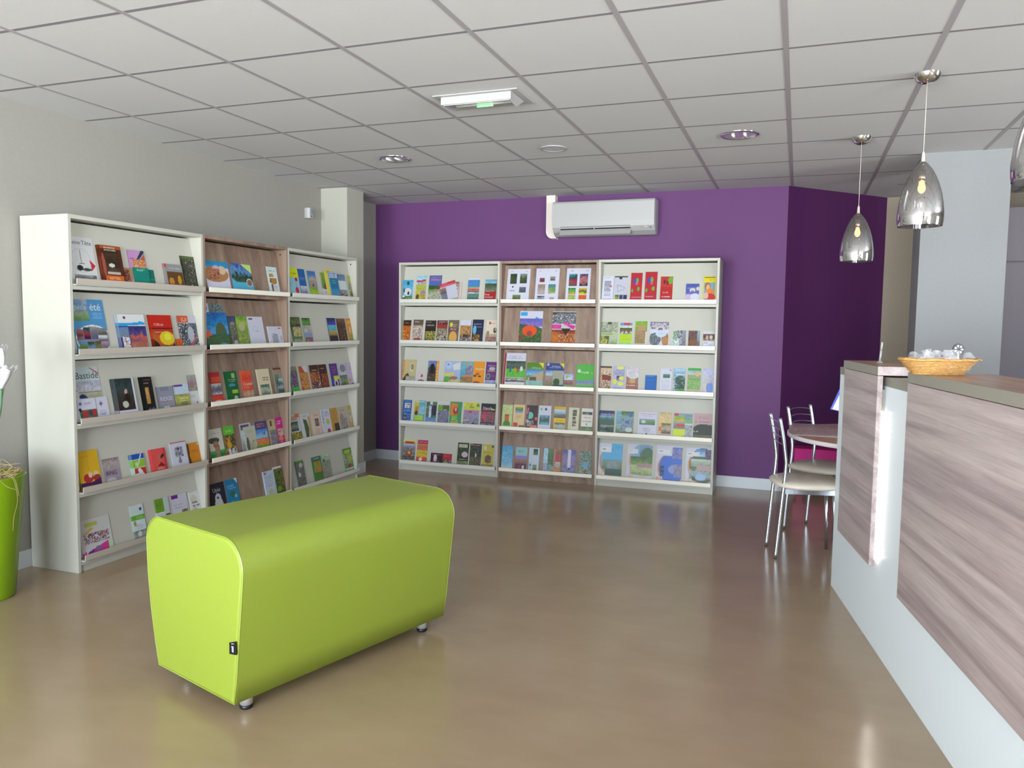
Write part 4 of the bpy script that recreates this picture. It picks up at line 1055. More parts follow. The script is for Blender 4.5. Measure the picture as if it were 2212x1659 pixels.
  (0.1423,0.1146,0.2166,0,0.005,1,'L', 'blue and yellow leaflet with kayaks', '7aa;P0,0,50,60,cc5:ba4;P40,0,99,60,6ab:8bc;T10,2,90,8,dde,1;T46,22,99,60,bde,6;E24,38,16,12,c83;E20,56,14,10,543;R8,66,80,92,bd5;T12,70,76,90,5a3,4'),
  (0.2656,0.1081,0.21,0,0.005,1,'L', 'green leaflet with white waterfall', '787;N0,0,99,70,343:575:898;R36,0,60,12,dde;P30,20,50,80,bcd:dde;E80,40,28,24,334;P0,72,99,90,58b:89c;E50,96,46,7,cde'),
  (0.3911,0.1121,0.2118,0,0.005,1,'L', 'dark green leaflet with grey rock road', '563;R0,0,99,12,ddd;T14,4,95,9,99a,1;R4,16,40,36,8b4;T8,20,36,32,452,2;G 99a,50,32,80,32,99,99,14,99;N0,40,99,99,554:88a:776'),
  (0.513,0.1176,0.2208,0,0.008,2,'L', 'orange leaflet with green border', '496;R4,6,66,60,d83;T8,8,60,14,eb5,1;E50,38,22,16,a43;E50,32,8,8,dba;T20,62,80,82,ce6,3;R14,84,80,98,db3'),
  (0.6531,0.1546,0.2193,0,0.005,1,'M', 'leaflet with bright yellow heading over photo', '99a;P0,0,99,32,dd4:cc5;T14,4,60,16,774,2;T30,14,70,24,664,1;E90,10,10,8,694;P0,34,99,70,a8a:99b;R34,36,52,44,c34;N0,60,99,99,98b:99a:655;R0,72,42,78,ca9;E66,92,12,8,445'),
  (0.8256,0.1423,0.2187,0,0.006,1,'M', 'black leaflet with white title and red flowers', '223;W12,20,18,dee,Viande;R5,24,60,30,c35;R68,22,95,28,cc4;N0,34,99,80,445:565:c46:667;E26,54,20,11,c46;N0,84,99,99,bbc:335:a89'),
]),
('R1', 4, [
  (0.022,0.1321,0.2166,0,0.005,1,'M', 'leaflet with go-kart and yellow heading', '9a8;R0,0,99,14,dd8;R14,8,90,18,c43;T12,8,90,16,a32,1;P0,20,99,34,ccb:98c;N0,36,99,85,898:565:a9a:467;E52,60,26,12,a44;E52,58,12,6,db3;N0,72,99,90,236:554:876;R0,90,99,97,ddd;T6,90,95,97,334,1'),
  (0.1719,0.1103,0.2187,0,0.005,1,'L', 'red and yellow leaflet', 'c64;R14,0,99,16,b36;T20,6,90,12,e8a,1;R0,18,99,22,d93;N0,24,99,44,a76:d65:987;P0,44,99,74,db3:db4;T30,54,90,60,c84,1;P0,76,99,99,c53:d54;E40,84,16,8,edc'),
  (0.3221,0.1228,0.1054,0,0.004,1,'L', 'low black leaflet with pink writing', '212;T8,8,90,26,b68,2;E38,46,14,34,ecd;T14,60,80,80,d69,2'),
  (0.4466,0.0931,0.1048,0,0.004,1,'L', 'low red leaflet beside a black one', 'b23;T14,12,90,30,e67,2;N4,50,99,99,dcc:433:b43;E26,84,16,16,9b3'),
  (0.5932,0.1122,0.2195,0,0.005,1,'L', 'black leaflet with white animal', '231;R10,6,86,20,ddb;T14,8,84,18,874,1;N0,24,99,60,353:231:574;E66,50,28,12,dbc;T16,68,84,74,ddc,1;N0,78,99,99,452:896:332'),
  (0.7173,0.116,0.218,0,0.005,1,'L', 'dark leaflet with white leaping animal', '332;E14,4,8,5,c76;T26,4,90,9,b99,1;E42,26,38,10,565;E42,26,34,8,332;G ddc,50,40,60,44,56,60,48,56;N0,56,99,90,432:664:332;T6,90,90,98,dde,1'),
  (0.8433,0.1097,0.218,0,0.005,1,'L', 'golden leaflet with dark animal', 'cb4;E24,16,14,9,cdb;T8,30,95,38,874,2;E54,62,30,18,654;N30,50,84,78,543:865;N0,84,99,99,674:c94;R84,2,99,12,346'),
]),
('R2', 0, [
  (0.0524,0.2133,0.3086,0,0.003,1,'A', 'white sheet with two dark green photos', 'dde;T12,6,24,9,aab,1;T44,6,60,8,ccd,1;T80,6,90,9,aab,1;P12,14,42,44,232:452:343;P56,14,88,43,898:453:342;P56,54,86,70,667:455;R22,52,30,56,445;R12,64,36,66,99a;P28,78,64,99,785:563:332'),
  (0.3223,0.2162,0.3102,0,0.003,1,'A', 'white sheet with six small photos', 'dde;T12,6,24,9,99a,1;T44,6,60,8,ccd,1;T80,6,90,9,aab,1;P16,28,38,40,945:534;P62,24,84,36,998:556;P10,46,42,76,987:baa;P56,46,88,74,27a:695:cb8;P10,80,42,99,445:9ab:334;P64,84,84,98,b9a'),
  (0.6058,0.2175,0.3096,0,0.003,1,'A', 'white sheet with four vivid photos', 'dde;T14,6,28,9,99a,1;T44,6,60,8,ccd,1;T80,6,92,9,aab,1;P10,17,46,52,49b:243:a25:463;P54,17,90,52,436:b77:211;P10,57,42,76,264:5a5:e93;P54,57,88,76,db3:452:dc2;P10,78,42,99,997:ac4:593;P54,78,88,99,c62:e52'),
]),
('R2', 1, [
  (0.1754,0.215,0.3131,0,0.004,1,'M', 'magazine with red poppy in a field', 'dde;R3,4,32,14,3ae;G 3ae,70,16,94,24,88,30,66,24;P0,22,99,46,66b:87c;G 454,0,38,70,44,99,50,99,56,0,54;P0,50,99,99,463:352:574;N0,60,99,99,463:352:785;E46,58,32,16,e52;E46,66,12,8,943;E10,78,6,9,933'),
  (0.4822,0.2165,0.3117,0,0.004,1,'M', 'magazine with black rocks and orange water', 'ccc;P0,2,99,30,444:999:556;N0,10,99,36,ddd:556:999;R0,38,40,50,d29;T4,42,34,48,e7a,2;G d29,54,30,99,42,92,52,50,38;W56,38,8,faf,Do you;P0,54,99,99,832:c72:a51;N30,64,99,99,db7:b62:832:eb8;G 310,40,50,80,50,60,70'),
]),
('R2', 2, [
  (0.0337,0.2035,0.3128,0,0.005,1,'M', 'large white magazine with red spine, children playing', 'dde;R0,0,8,99,a23;T12,8,90,18,99a,2;P10,24,99,46,343:565:454;P10,46,99,72,5b3:6b4;E30,48,5,10,468;E52,50,5,8,b94;E66,50,5,8,a43;E82,46,6,8,dde;P10,74,99,86,464:cba:335:996;R68,94,96,98,347'),
  (0.2528,0.1585,0.2281,0,0.006,1,'M', 'leaflet with stone farmhouse and olive heading', '694;R0,0,99,24,582;W28,20,12,bda,Adhérez;G fd3,70,0,99,0,99,22;P0,26,99,50,48c:8bd;G ba8,10,60,99,30,99,74,10,74;R20,56,60,72,654;P0,72,99,90,9bb:8cb;R0,90,99,99,463'),
  (0.4334,0.1697,0.228,0,0.01,1,'M', 'leaflet with grey stone house and blue heading', '347;R0,0,99,28,348;E12,6,6,5,ccd;W32,12,10,bce,Adhérez;T20,14,80,22,89b,1;G fd3,74,0,99,0,99,20;P0,28,99,50,69c:bcd;G aa9,40,30,90,28,99,50,99,85,30,85;E62,74,18,14,352;P0,50,40,90,a98:876;R0,90,99,99,694'),
  (0.6073,0.0818,0.1356,0,0.004,1,'L', 'small leaflet with house photo', '79b;P0,0,99,40,9be:cde;E30,18,18,12,bb4;P0,40,99,70,a77:855;P0,72,99,99,8a4:cb4'),
  (0.7187,0.1597,0.2262,0,0.008,1,'M', 'bright green leaflet with white title', '5b4;W16,30,13,cfc,Accueil;T40,32,90,37,bea,1;E14,26,9,6,dfd;P0,58,99,80,898:69b:b8a;G 5b4,0,58,99,50,99,58,0,66;G 5b4,0,99,99,76,99,99'),
]),
('R2', 3, [
  (0.022,0.1006,0.2166,0,0.005,1,'L', 'light green leaflet with terracotta pot', 'cd9;N0,0,99,45,bc8:cd9:dd9;R26,46,70,76,c74;E48,44,24,5,b63;E50,82,34,14,583;P0,88,99,99,bca'),
  (0.1305,0.1099,0.2228,0,0.008,1,'L', 'cream yellow leaflet with meadow photo', 'ec9;P18,10,84,34,8b4:674:8bd;T26,40,80,60,b96,3;P4,74,44,94,b43:d65;P54,84,99,99,443:cba'),
  (0.2565,0.1053,0.2228,0,0.005,1,'L', 'dark plum leaflet with pastel flowers', '433;E34,42,30,14,7cb;N0,10,20,50,d7a:433;E10,64,16,7,e9b;E90,54,14,6,d78;N10,62,70,88,eed:433:eee;P40,80,99,99,e77:ecb'),
  (0.3734,0.1157,0.2252,0,0.01,2,'L', 'white leaflet with cliff photo', 'dde;E22,14,10,5,7b5;E58,14,10,5,347;P10,38,90,76,7ac:565:7bc;T20,82,80,86,ccc,1'),
  (0.518,0.1076,0.2226,0,0.006,1,'L', 'yellow leaflet with blue landscape bands', 'eb2;R0,0,99,8,db4;P0,12,99,30,cde:8bd;P0,30,99,46,887:665;R0,46,99,62,ec3;P10,66,95,90,565:bba:8bc;T20,52,80,60,c92,1'),
  (0.6536,0.0949,0.22,0,0.006,1,'L', 'cream leaflet with a strip of photos', 'ddb;P38,8,76,34,555:776:343;P36,38,66,50,432:887;P38,52,76,64,a77:655;N38,66,70,78,334:ddb;T12,60,30,90,aa9,4'),
  (0.7696,0.1035,0.2186,0,0.006,1,'L', 'white leaflet with three tiny photos', 'eed;P8,14,36,26,344:875;P40,14,64,26,253:897;P68,14,95,26,346;T20,34,80,40,c85,1;T10,50,90,56,889,1;E48,64,8,4,998;P0,74,99,99,573:897:452'),
]),
('R2', 4, [
  (0.0231,0.1072,0.2183,0,0.005,1,'L', 'plain sky blue leaflet', '6ad;P0,0,99,88,5ad:7bd:9ce;W8,29,12,cef,Jardins;E50,90,60,5,ddc;P0,94,99,99,457'),
  (0.1563,0.1118,0.2147,0,0.005,1,'L', 'pale teal leaflet with lilac street photo', '9cc;T20,14,80,24,688,2;R0,36,99,50,98c;P0,50,99,70,a76:866;P0,70,99,99,535:746;R30,76,46,94,b33;R60,78,80,92,dde'),
  (0.2869,0.0978,0.217,0,0.005,1,'L', 'white leaflet with narrow green photos', 'cde;P42,4,84,30,232:574;R42,34,84,58,ddf;P42,70,80,99,897:574;N4,60,30,90,445:cde:7a6'),
  (0.4253,0.1007,0.2196,0,0.005,1,'L', 'blue white leaflet with green trees', '9ad;P0,0,50,60,ade:bde;P40,0,99,99,786:575:9ba;N0,60,30,99,778:bbd:9ab'),
  (0.521,0.0683,0.2187,0.0056,0.005,1,'L', 'leaflet with red flowers and orange glass', 'b87;P30,0,99,20,a75:865;N20,20,99,50,a33:c55:966;R30,52,99,58,dcc;P20,60,99,80,cba:a98;P0,84,99,99,e93:d72'),
  (0.6076,0.1155,0.22,0,0.005,1,'L', 'lilac leaflet with bright white streak', '88b;P0,0,99,99,66a:98b:557;R36,0,62,92,dde;N0,72,99,92,669:99c:334;P0,92,99,99,7ae'),
  (0.7558,0.1139,0.2161,0,0.005,1,'L', 'mottled green leaflet with blue spots', '796;N0,0,99,99,7a5:564:9ab:8a6;E55,56,16,12,6ad;N30,76,80,99,ba9:554'),
]),
('R3', 0, [
  (0.0237,0.0997,0.2359,0,0.008,2,'L', 'white leaflet with centred black text lines', 'ddf;T20,18,80,76,334,11;E76,38,8,4,b33;T10,84,90,94,99a,2;R20,4,70,6,9c9'),
  (0.1298,0.1144,0.2337,0,0.006,1,'L', 'pale grey leaflet with dark top band', 'ccd;R0,0,99,4,334;R36,0,56,12,333;G aab,20,30,90,44,70,52,26,60;G ccd,26,34,84,46,66,50,30,56;P10,70,40,86,452:8a3;P44,70,68,86,436;P74,70,99,86,335;T40,94,66,97,333,1'),
  (0.272,0.0973,0.262,0,0.006,1,'L', 'red leaflet second tallest, with small flowers', 'b23;E36,28,18,10,54a;E56,26,12,9,6a5;E54,36,12,6,c66;E70,54,12,7,6a4;E16,60,9,6,5a3;W12,82,11,dbc,RANDONNE;T5,92,90,95,c8b,1'),
  (0.3942,0.1018,0.2698,0,0.006,1,'L', 'tallest red leaflet with small flowers', 'b23;E36,28,18,10,54a;E56,26,12,9,7a4;E54,36,12,6,c66;E70,54,12,7,6b3;E14,60,9,6,6a3;W10,80,10,ecd,PRODUITS;T10,90,80,95,dab,2'),
  (0.5266,0.1015,0.2275,0,0.006,1,'L', 'red leaflet with strawberries', 'b22;P0,0,99,40,b32:c33;E32,20,8,8,422;E82,14,22,14,7a3;E56,24,10,9,622;W20,60,14,edd,Le vin;T15,74,85,80,fcd,1;T15,86,80,94,fcd,2'),
  (0.7393,0.1083,0.1646,0,0.004,1,'L', 'low blue and white leaflet with rainbow', '77b;P0,0,99,50,45a:66b;E50,34,22,10,ddc;E50,40,15,6,77c;E90,26,12,10,dd9;W12,22,16,ccf,Les Noyers;R0,56,99,99,cbd;E70,70,34,20,dde;E20,92,30,10,c86'),
  (0.8807,0.1013,0.2277,0,0.005,1,'L', 'yellow poster with woman holding a bowl', 'ed2;T6,2,95,8,332,1;T50,12,90,16,c83,1;T60,22,90,26,a63,1;R6,24,92,94,8ab;E34,38,22,14,a64;E38,42,14,12,eb8;E54,62,34,16,e83;E62,78,36,14,c33;E24,74,18,14,dba;E26,92,24,8,b54'),
]),
('R3', 1, [
  (0.022,0.1466,0.2208,0,0.004,1,'M', 'pale green leaflet with drawn tree', 'bc9;N0,0,99,40,bca:998:cdb;R40,0,62,10,453;W12,30,9,332,LES;W8,39,9,332,SCIENCES;W4,48,9,332,PAYSANNES;N0,56,50,99,dd7:aa6:883:dd6;R42,66,48,86,443;E44,62,20,7,563;P50,56,99,99,bca:895'),
  (0.1879,0.1044,0.2147,0,0.005,1,'L', 'yellow green leaflet with white cows', 'be3;P0,0,99,10,79c;R30,0,80,9,c36;P0,12,99,22,cdd:dde;P0,20,99,36,352:763;N4,34,95,46,eee:643:dde;R0,46,99,99,bd2;T20,54,60,58,e83,1;T20,64,90,68,6a2,1;P0,84,99,99,7dc:adb'),
  (0.3212,0.0989,0.2302,0,0.008,2,'L', 'brown and green leaflet with a child', '8a3;P0,0,99,22,7b3:9a4;E54,30,34,18,b96;E56,52,22,16,474;P0,36,99,84,a86:985;R0,84,99,99,dcb;R90,40,99,99,edc'),
  (0.4478,0.1564,0.2259,0,0.004,1,'M', 'lilac leaflet with round photos', 'dde;N0,0,99,28,546:879:b7b:586;P0,0,99,28,768:546;N0,2,99,28,648:ccc:758;E56,30,20,14,dde;E56,30,14,9,966;E28,66,32,24,667;N4,46,54,86,889:566:99a;E84,66,20,26,a75;E84,72,18,14,b85;E60,44,30,14,cde;T46,42,76,48,abd,2;R0,90,99,99,cde'),
  (0.6448,0.1058,0.1549,0,0.004,1,'L', 'low grey green forest leaflet', '898;N0,0,30,50,ddd:797:cdc;N30,0,99,99,454:bbc:677:343;P70,0,99,99,99a:778;T28,44,70,58,dde,2;N0,50,50,99,8a8:dee:575'),
  (0.7717,0.0946,0.1553,0,0.004,1,'L', 'low brown leaflet with dark trees', '654;R0,0,60,5,955;N0,6,99,99,433:754:545;P76,0,99,99,9ab:667;E46,66,34,18,853'),
  (0.8925,0.092,0.152,0,0.004,1,'L', 'low white leaflet with family photo', 'dde;T14,4,90,8,dcd,1;P0,16,99,54,754:322:b98;E36,36,14,12,ca9;E70,34,14,12,dcb;E22,72,18,10,889;E22,74,16,8,dde;T46,70,90,84,9bb,2;P0,86,34,99,aa8;R86,88,96,96,b67'),
]),
('R3', 2, [
  (0.022,0.0999,0.2165,0,0.005,1,'L', 'brown leaflet with walnuts in a basket', 'ca8;R0,0,99,6,432;P0,8,99,24,dba:cb9;G 832,14,30,99,40,99,60,20,56;N0,56,99,99,ca8:754:eca:433;N10,24,95,36,edb:854'),
  (0.1357,0.1026,0.22,0,0.005,1,'L', 'lilac leaflet with yellow bubbles', 'bbd;E60,6,30,6,ee5;N4,14,95,40,bbd:99b:ccd;P30,40,60,56,436:879;E74,48,22,7,ee4;E18,62,18,10,ee4;E70,70,26,8,ee5;T8,84,95,96,89a,2'),
  (0.2544,0.1054,0.214,0,0.005,1,'L', 'white and brown leaflet with roof', 'ddd;P0,0,99,40,dcd:ddd;G a76,0,36,50,52,99,40,99,66,0,66;E50,56,26,10,ca7;R0,66,99,99,a65;T8,70,95,76,fdd,1;T8,86,80,94,dba,2'),
  (0.4184,0.0991,0.1503,0,0.005,1,'L', 'low plain blue leaflet', '16b;T10,4,70,8,8bd,1;T10,24,80,34,27b,1;R4,92,16,98,ace'),
  (0.5454,0.0963,0.2124,0,0.004,1,'L', 'white document with small dark picture', 'dde;R26,22,84,38,475;R26,22,84,28,588;T16,44,90,92,ccd,9;R80,2,94,8,88a'),
  (0.6574,0.0952,0.2188,0,0.006,2,'L', 'blue green leaflet with village view', '8bc;P0,0,99,30,9ce:8ac;T6,4,90,14,def,2;T20,20,99,30,eef,1;E60,56,44,28,365;N20,36,99,84,466:243:8a9;N4,40,18,80,556:cde;P30,82,99,99,5a4:7b5'),
  (0.7755,0.1077,0.2227,0,0.006,1,'L', 'green leaflet with sunny path', '9a7;R0,0,99,9,3a4;P0,10,99,26,9bc:ccb;E74,22,20,10,db8;P0,40,99,80,6a5:8b6:685;N0,44,99,80,7a5:9b7;P0,82,99,99,cb9:ba8'),
  (0.8982,0.0923,0.2237,0,0.005,1,'L', 'lilac white leaflet with blue lake map', 'cce;T8,2,40,6,99a,1;N4,10,99,36,bbd:cce:ccd;R4,38,96,98,bbd;E30,60,26,30,dcb;E64,74,30,22,79d;P0,40,99,56,bcd:cbc'),
]),
('R3', 3, [
  (0.022,0.1333,0.2089,0,0.006,2,'M', 'dark valley leaflet with large white title', '354;R0,0,99,20,336;W8,16,16,dde,VIARHÔNA;P0,22,99,46,8be:576:465;G 465,0,42,60,34,99,46,99,60,0,60;W10,64,13,dee,ITINERANCES;T14,68,70,72,ccd,1;E56,80,16,9,232;T10,84,60,87,9ba,1;P0,92,99,99,cdc:9a8'),
  (0.1732,0.1517,0.2103,0,0.006,1,'M', 'leaflet with river and trees', '79a;P0,0,50,60,8bc:7ab;P30,0,99,40,574:9bb;E82,14,12,9,47b;P0,56,99,99,9bb:564;N30,30,99,80,685:9ac:574;E66,44,12,8,47b;E76,76,20,10,cdc;P20,88,99,99,742:963'),
  (0.3661,0.1599,0.2131,0,0.004,1,'M', 'white document with landscape strip', 'dde;T12,6,90,10,b44,1;T26,14,72,18,b66,1;P6,28,92,52,8ab:795:576;E28,40,12,6,ddd;T24,62,74,82,99a,5;R44,86,50,95,334;T58,88,90,92,d77,1'),
  (0.5445,0.1053,0.2197,0,0.006,1,'L', 'orange leaflet with small river photo', 'dba;P0,0,99,30,cb8:ec9;P0,30,99,60,ec8:eb6;R0,58,26,74,e74;P24,44,96,84,675:cb9:554;T14,90,80,94,c94,1'),
  (0.669,0.1553,0.2174,0,0.005,1,'M', 'patchwork leaflet with lime yellow patch', '9aa;E14,6,12,6,c45;P0,12,60,46,9b4:cb5:99a;P58,4,99,42,79b:8b6;P0,40,60,60,999:887;R14,44,60,52,d45;G de3,0,62,66,62,60,94,0,96;N64,48,99,99,433:ccc:89a:bc9;R62,40,99,46,cde;R44,90,60,99,c67'),
  (0.8357,0.1548,0.2235,0,0.005,1,'M', 'pink brown leaflet with dark hedge', 'caa;T14,10,80,22,a67,2;T10,28,90,36,a78,1;E54,64,58,24,232;G 232,0,99,0,60,40,44,99,42,99,90;P0,82,99,99,664:953;T2,66,26,72,ccb,1'),
]),
('R3', 4, [
  (0.022,0.2117,0.2994,0,0.003,1,'A', 'large white folder, blue sky circle, leftmost', 'dde;E70,52,66,46,e95;E72,50,62,44,6be;P30,0,99,24,5be:6be;R0,0,52,26,dde;R8,10,50,25,eef;T14,14,28,20,888,1;P16,46,99,76,7ab:897:687;P30,74,99,92,465:354;N38,50,84,72,98a:8a9:a9b;N2,84,28,97,dde:eb8'),
  (0.2742,0.221,0.3092,0,0.003,1,'A', 'large white folder with tree and path', 'dde;E66,44,60,46,eb9;E68,42,56,44,8bd;P50,2,99,40,8ac:575;E80,26,22,18,575;R0,0,30,28,dde;R4,14,42,27,eef;T10,16,20,22,888,1;P14,34,99,60,574:8a6;P14,58,99,86,ac8:cc9:7a6;R40,54,99,64,b99;N4,84,30,97,eb8:dde'),
  (0.5284,0.2202,0.3118,0,0.003,1,'A', 'large white folder with blue circle and branches', 'dde;E60,62,54,44,e95;E62,60,50,42,47d;R0,0,60,28,dde;P62,4,99,34,48d:46c;N60,6,99,34,a9a:57d;R4,10,52,24,eef;T10,13,24,19,888,1;E70,64,22,12,9ad;N16,56,32,84,47d:233:47d;N70,50,99,84,47d:a99:47d;N2,84,26,97,dde:d96'),
  (0.7802,0.2103,0.3095,0,0.003,1,'A', 'large white folder, dark lake circle, rightmost', 'dde;E66,50,58,50,e95;E68,48,54,48,565;P40,4,99,24,59d:bde;N76,4,99,30,445:768;R0,0,26,26,dde;R4,12,50,24,eef;T8,14,22,20,888,1;P20,30,99,52,cdc:9a8;P16,52,99,90,575:abb:354;R44,48,99,62,caa;E60,80,22,9,ace;N2,84,26,97,dde:eb8'),
]),
]

# ------------------------------------------------------------------ printed covers
M['print'] = mat('printed_cover', (1, 1, 1, 1), 0.42, spec=0.35)
_nt, _b = nodes_of(M['print'])
_a = _nt.nodes.new('ShaderNodeVertexColor')
_a.layer_name = 'Col'
_nt.links.new(_a.outputs['Color'], _b.inputs['Base Color'])


def hexc(s):
    v = np.array([int(ch, 16) / 15.0 for ch in s[:3]])
    v = np.clip(v * 0.86, 0, 0.80)
    return np.where(v <= 0.04045, v / 12.92, ((v + 0.055) / 1.055) ** 2.4)


def vnoise(rs, ny, nx, fy, fx):
    """smooth value noise on the cover grid"""
    gy, gx = max(2, int(fy) + 1), max(2, int(fx) + 1)
    g = rs.rand(gy + 1, gx + 1)
    y = np.linspace(0, gy - .001, ny)
    x = np.linspace(0, gx - .001, nx)
    yi, xi = y.astype(int), x.astype(int)
    ty, tx = (y - yi)[:, None], (x - xi)[None, :]
    ty, tx = ty * ty * (3 - 2 * ty), tx * tx * (3 - 2 * tx)
    a = g[yi][:, xi]; b = g[yi][:, xi + 1]; c = g[yi + 1][:, xi]; d = g[yi + 1][:, xi + 1]
    return (a * (1 - tx) + b * tx) * (1 - ty) + (c * (1 - tx) + d * tx) * ty


def paint(ops, w, h, cell, seed):
    """colour grid of a cover; row 0 is the top edge"""
    nx, ny = max(4, int(round(w / cell)) + 1), max(4, int(round(h / cell)) + 1)
    rs = np.random.RandomState(seed)
    X = np.linspace(0, 100, nx)[None, :] * np.ones((ny, 1))
    Y = np.linspace(0, 100, ny)[:, None] * np.ones((1, nx))
    img = np.ones((ny, nx, 3)) * hexc(ops.split(';')[0])
    texts = []
    for op in ops.split(';')[1:]:
        if not op:
            continue
        k, body = op[0], op[1:].strip()
        if k == 'W':
            a = body.split(',', 4)
            texts.append((float(a[0]), float(a[1]), float(a[2]), a[3], a[4]))
            continue
        a = body.split(',')
        if k == 'G':
            c = hexc(a[0])
            q = [float(v) for v in a[1:]]
            P = list(zip(q[0::2], q[1::2]))
            ins = np.zeros((ny, nx), bool)
            for i in range(len(P)):
                (x1, y1), (x2, y2) = P[i], P[(i + 1) % len(P)]
                cond = ((y1 > Y) != (y2 > Y))
                if y1 != y2:
                    xx = (x2 - x1) * (Y - y1) / (y2 - y1) + x1
                    ins ^= cond & (X < xx)
            img[ins] = c
            continue
        v = [float(t) for t in a[:4]]
        if k == 'E':
            m_ = ((X - v[0]) / max(v[2], .1)) ** 2 + ((Y - v[1]) / max(v[3], .1)) ** 2 <= 1
            img[m_] = hexc(a[4])
            continue
        hx, hy = 50.0 / nx, 50.0 / ny
        x0, y0, x1, y1 = v[0] - (0 if v[0] > 0 else 9), v[1] - (0 if v[1] > 0 else 9), v[2] + (9 if v[2] >= 99 else 0), v[3] + (9 if v[3] >= 99 else 0)
        if x1 - x0 < 2 * hx: x1 = x0 + 2 * hx
        if y1 - y0 < 2 * hy: y1 = y0 + 2 * hy
        m_ = (X >= x0) & (X <= x1) & (Y >= y0) & (Y <= y1)
        if k == 'R':
            img[m_] = hexc(a[4])
        elif k in 'PN':
            pal = np.array([hexc(c) for c in a[4].split(':') if c])
            if len(pal) == 1:
                pal = np.vstack([pal, pal])
            fw, fh = w * (v[2] - v[0]) / 100, h * (v[3] - v[1]) / 100
            n1 = vnoise(rs, ny, nx, h / .022, w / .022)
            n2 = vnoise(rs, ny, nx, h / .009, w / .009)
            if k == 'P':
                t = (Y - v[1]) / max(v[3] - v[1], 1) + (n1 - .5) * .35 + (n2 - .5) * .2
                t = np.clip(t, 0, .999) * (len(pal) - 1)
                i0 = t.astype(int)
                f = (t - i0)[..., None]
                f = f * f * (3 - 2 * f)
                col = pal[i0] * (1 - f) + pal[i0 + 1] * f
                col = col * (0.80 + .4 * n2[..., None])
            else:
                n3 = vnoise(rs, ny, nx, h / .006, w / .006)
                t = np.clip((n1 * .25 + n2 * .45 + n3 * .55) / 1.25 * 1.9 - .45, 0, .999) * (len(pal) - 1)
                i0 = t.astype(int)
                f = np.clip((t - i0 - .25) * 2, 0, 1)[..., None]
                col = (pal[i0] * (1 - f) + pal[i0 + 1] * f) * (0.8 + .4 * vnoise(rs, ny, nx, h / .008, w / .008)[..., None])
            img[m_] = col[m_]
        elif k == 'T':
            n = int(float(a[5])) if len(a) > 5 else 1
            c = hexc(a[4])
            for i in range(n):
                yy = v[1] + (v[3] - v[1]) * (i + .5) / n
                th = max(hy * 1.02, (v[3] - v[1]) / n * .26)
                cut = v[2] - rs.rand() * .25 * (v[2] - v[0]) if n > 1 else v[2]
                mm_ = (np.abs(Y - yy) <= th) & (X >= v[0]) & (X <= cut)
                gaps = vnoise(rs, 1, nx, 1, max(4, w / .006))[0][None, :] > .22
                mm_ &= gaps
                img[mm_] = img[mm_] * .25 + c * .75
    return img, texts


_txt = {}


def text_mesh(s):
    """outline mesh of a short word, cached as (verts, faces, width)"""
    if s not in _txt:
        cu = bpy.data.curves.new('lettering', 'FONT')
        cu.body = s
        cu.size = 1.0
        cu.resolution_u = 3
        ob = bpy.data.objects.new('lettering', cu)
        me = ob.to_mesh()
        vs = [tuple(v.co) for v in me.vertices]
        fs = [tuple(p.vertices) for p in me.polygons]
        ob.to_mesh_clear()
        bpy.data.objects.remove(ob)
        bpy.data.curves.remove(cu)
        wd = max([v[0] for v in vs] + [.1])
        _txt[s] = (vs, fs, wd)
    return _txt[s]


def cover_mesh(name, w, h, t, ops, cell, seed, bow=0.0):
    """a booklet: front grid facing local -y, origin at the middle of its lower back edge"""
    img, texts = paint(ops, w, h, cell, seed)
    ny, nx, _ = img.shape
    vs, cols, fs = [], [], []
    for j in range(ny):
        z = h * (1 - j / (ny - 1))
        for i in range(nx):
            vs.append((-w / 2 + w * i / (nx - 1), -t, z))
            cols.append(img[j, i])
    for j in range(ny - 1):
        for i in range(nx - 1):
            k = j * nx + i
            fs.append((k + nx, k + nx + 1, k + 1, k))
    k = len(vs)
    for y in (-t, 0):
        for (x, z) in ((-w / 2, 0), (w / 2, 0), (w / 2, h), (-w / 2, h)):
            vs.append((x, y, z))
    page = np.array([.62, .61, .58])
    edge = img[:, 0].mean(0)
    for y in range(2):
        cols += [edge * .9, page, page, edge * .9]
    fs += [(k + 4, k + 7, k + 6, k + 5), (k, k + 4, k + 5, k + 1), (k + 1, k + 5, k + 6, k + 2), (k + 2, k + 6, k + 7, k + 3), (k + 3, k + 7, k + 4, k)]
    for (x, y, sz, c, s) in texts:
        tv, tf, wd = text_mesh(s)
        scl = min(sz * 1.35 / 100 * w, (99 - x) / 100 * w / wd)
        k = len(vs)
        for (a, b, _z) in tv:
            vs.append((-w / 2 + x / 100 * w + a * scl, -t - .0004, h * (1 - y / 100) - .34 * scl + b * scl))
            cols.append(hexc(c))
        fs += [tuple(k + q for q in f) for f in tf]
    me = bpy.data.meshes.new(name)
    me.from_pydata(vs, [], fs)
    at = me.color_attributes.new('Col', 'FLOAT_COLOR', 'POINT')
    arr = np.ones((len(vs), 4), np.float32)
    arr[:, :3] = np.array(cols)
    at.data.foreach_set('color', arr.ravel())
    me.materials.append(M['print'])
    me.update()
    return me


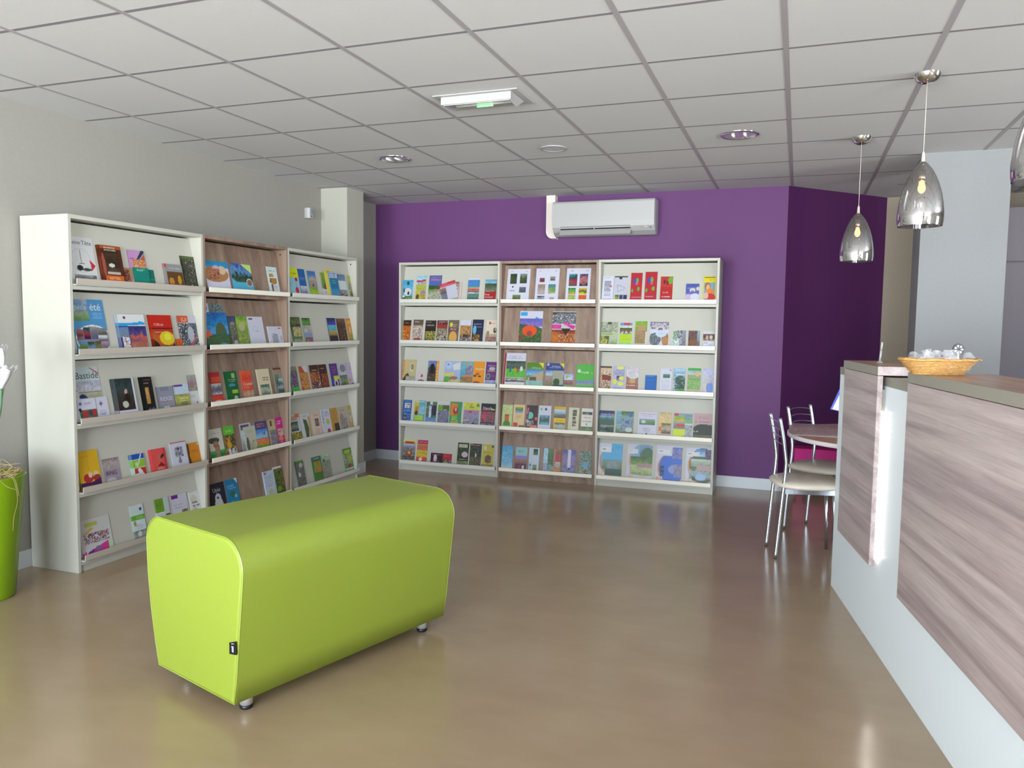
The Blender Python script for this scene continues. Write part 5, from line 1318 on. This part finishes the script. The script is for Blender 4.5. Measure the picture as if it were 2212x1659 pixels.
SHELF_NAMES = ['top shelf', 'second shelf', 'middle shelf', 'fourth shelf', 'bottom shelf']
RACK_NAMES = {'L1': 'nearest white rack', 'L2': 'left oak rack', 'L3': 'corner white rack',
              'R1': 'left purple-wall rack', 'R2': 'purple-wall oak rack', 'R3': 'right purple-wall rack'}
KINDS = {'M': ('magazine', 'magazine'), 'L': ('leaflet', 'leaflet'), 'T': ('leaflet', 'leaflet'), 'B': ('booklet', 'booklet'), 'K': ('book', 'book'), 'A': ('paper_sheet', 'paper sheet')}
seed = 11
for (rk, row, items) in BROCHURES:
    R = RACKS[rk]
    a = R.rotation_euler[2]
    Mr = Matrix.Translation(R.location) @ Matrix.Rotation(a, 4, 'Z')
    grp = 'leaflets and booklets on the %s of the %s' % (SHELF_NAMES[row], RACK_NAMES[rk])
    for (u, w, h, off, t, n, kind, lab, ops) in items:
        seed += 1
        nm, cat = KINDS[kind]
        if 'folder' in lab: nm, cat = 'folder', 'folder'
        if nm == 'leaflet' and 'booklet' in lab.split()[:3]: nm = cat = 'booklet'
        t1 = t / n
        cell = .0036 if rk in ('L1',) else .0042
        me = cover_mesh(nm, w, h, t1 - .0002, ops, cell, seed)
        fan = -.0050 if rk == 'L1' else (-.003 if rk[0] == 'L' else .0012)
        for k in range(n):                       # k = 0 stands in front, the others behind it
            o = bpy.data.objects.new(nm, me)
            COL.objects.link(o)
            dist = off + (n - 1 - k) * t1 + .0006
            y = BY - dist * cos(TILT)
            z = SH[row] + BZ + .001 - dist * sin(TILT) * 0.0
            tw = ((seed * 37 + k * 11) % 7 - 3) * .0012
            mt = Matrix.Translation((u + w / 2 + fan * k, y, z)) @ Matrix.Rotation(-TILT, 4, 'X')
            if kind == 'T':
                mt = mt @ Matrix.Translation((-.02, 0, .030)) @ Matrix.Rotation(radians(-16), 4, 'Y')
            o.matrix_world = Mr @ mt
            if k == 0:
                tag(o, '%s, %s of %s' % (lab, SHELF_NAMES[row], RACK_NAMES[rk]), cat, grp)
            else:
                tag(o, 'further copy behind the %s, %s' % (lab, SHELF_NAMES[row]), cat, 'further copies of the ' + lab)

# printed place mat on the round table
pm_me = cover_mesh('place_mat', .46, .62, .002, 'caa;N6,4,94,40,caa:b88:dbb:987;P4,44,96,92,dbb:ecb:b99:dcc;N8,50,92,86,dcc:b99:ebb;T10,10,80,20,657,2;R0,96,99,99,eef', .006, 900)
pmo = bpy.data.objects.new('place_mat', pm_me)
COL.objects.link(pmo)
pmo.matrix_world = Matrix.Translation((.22, 5.13, .7412)) @ Matrix.Rotation(radians(3), 4, 'Z') @ Matrix.Rotation(radians(-90), 4, 'X') @ Matrix.Translation((0, 0, 0))
tag(pmo, 'pinkish printed sheet lying flat on the round brown table', 'place mat')
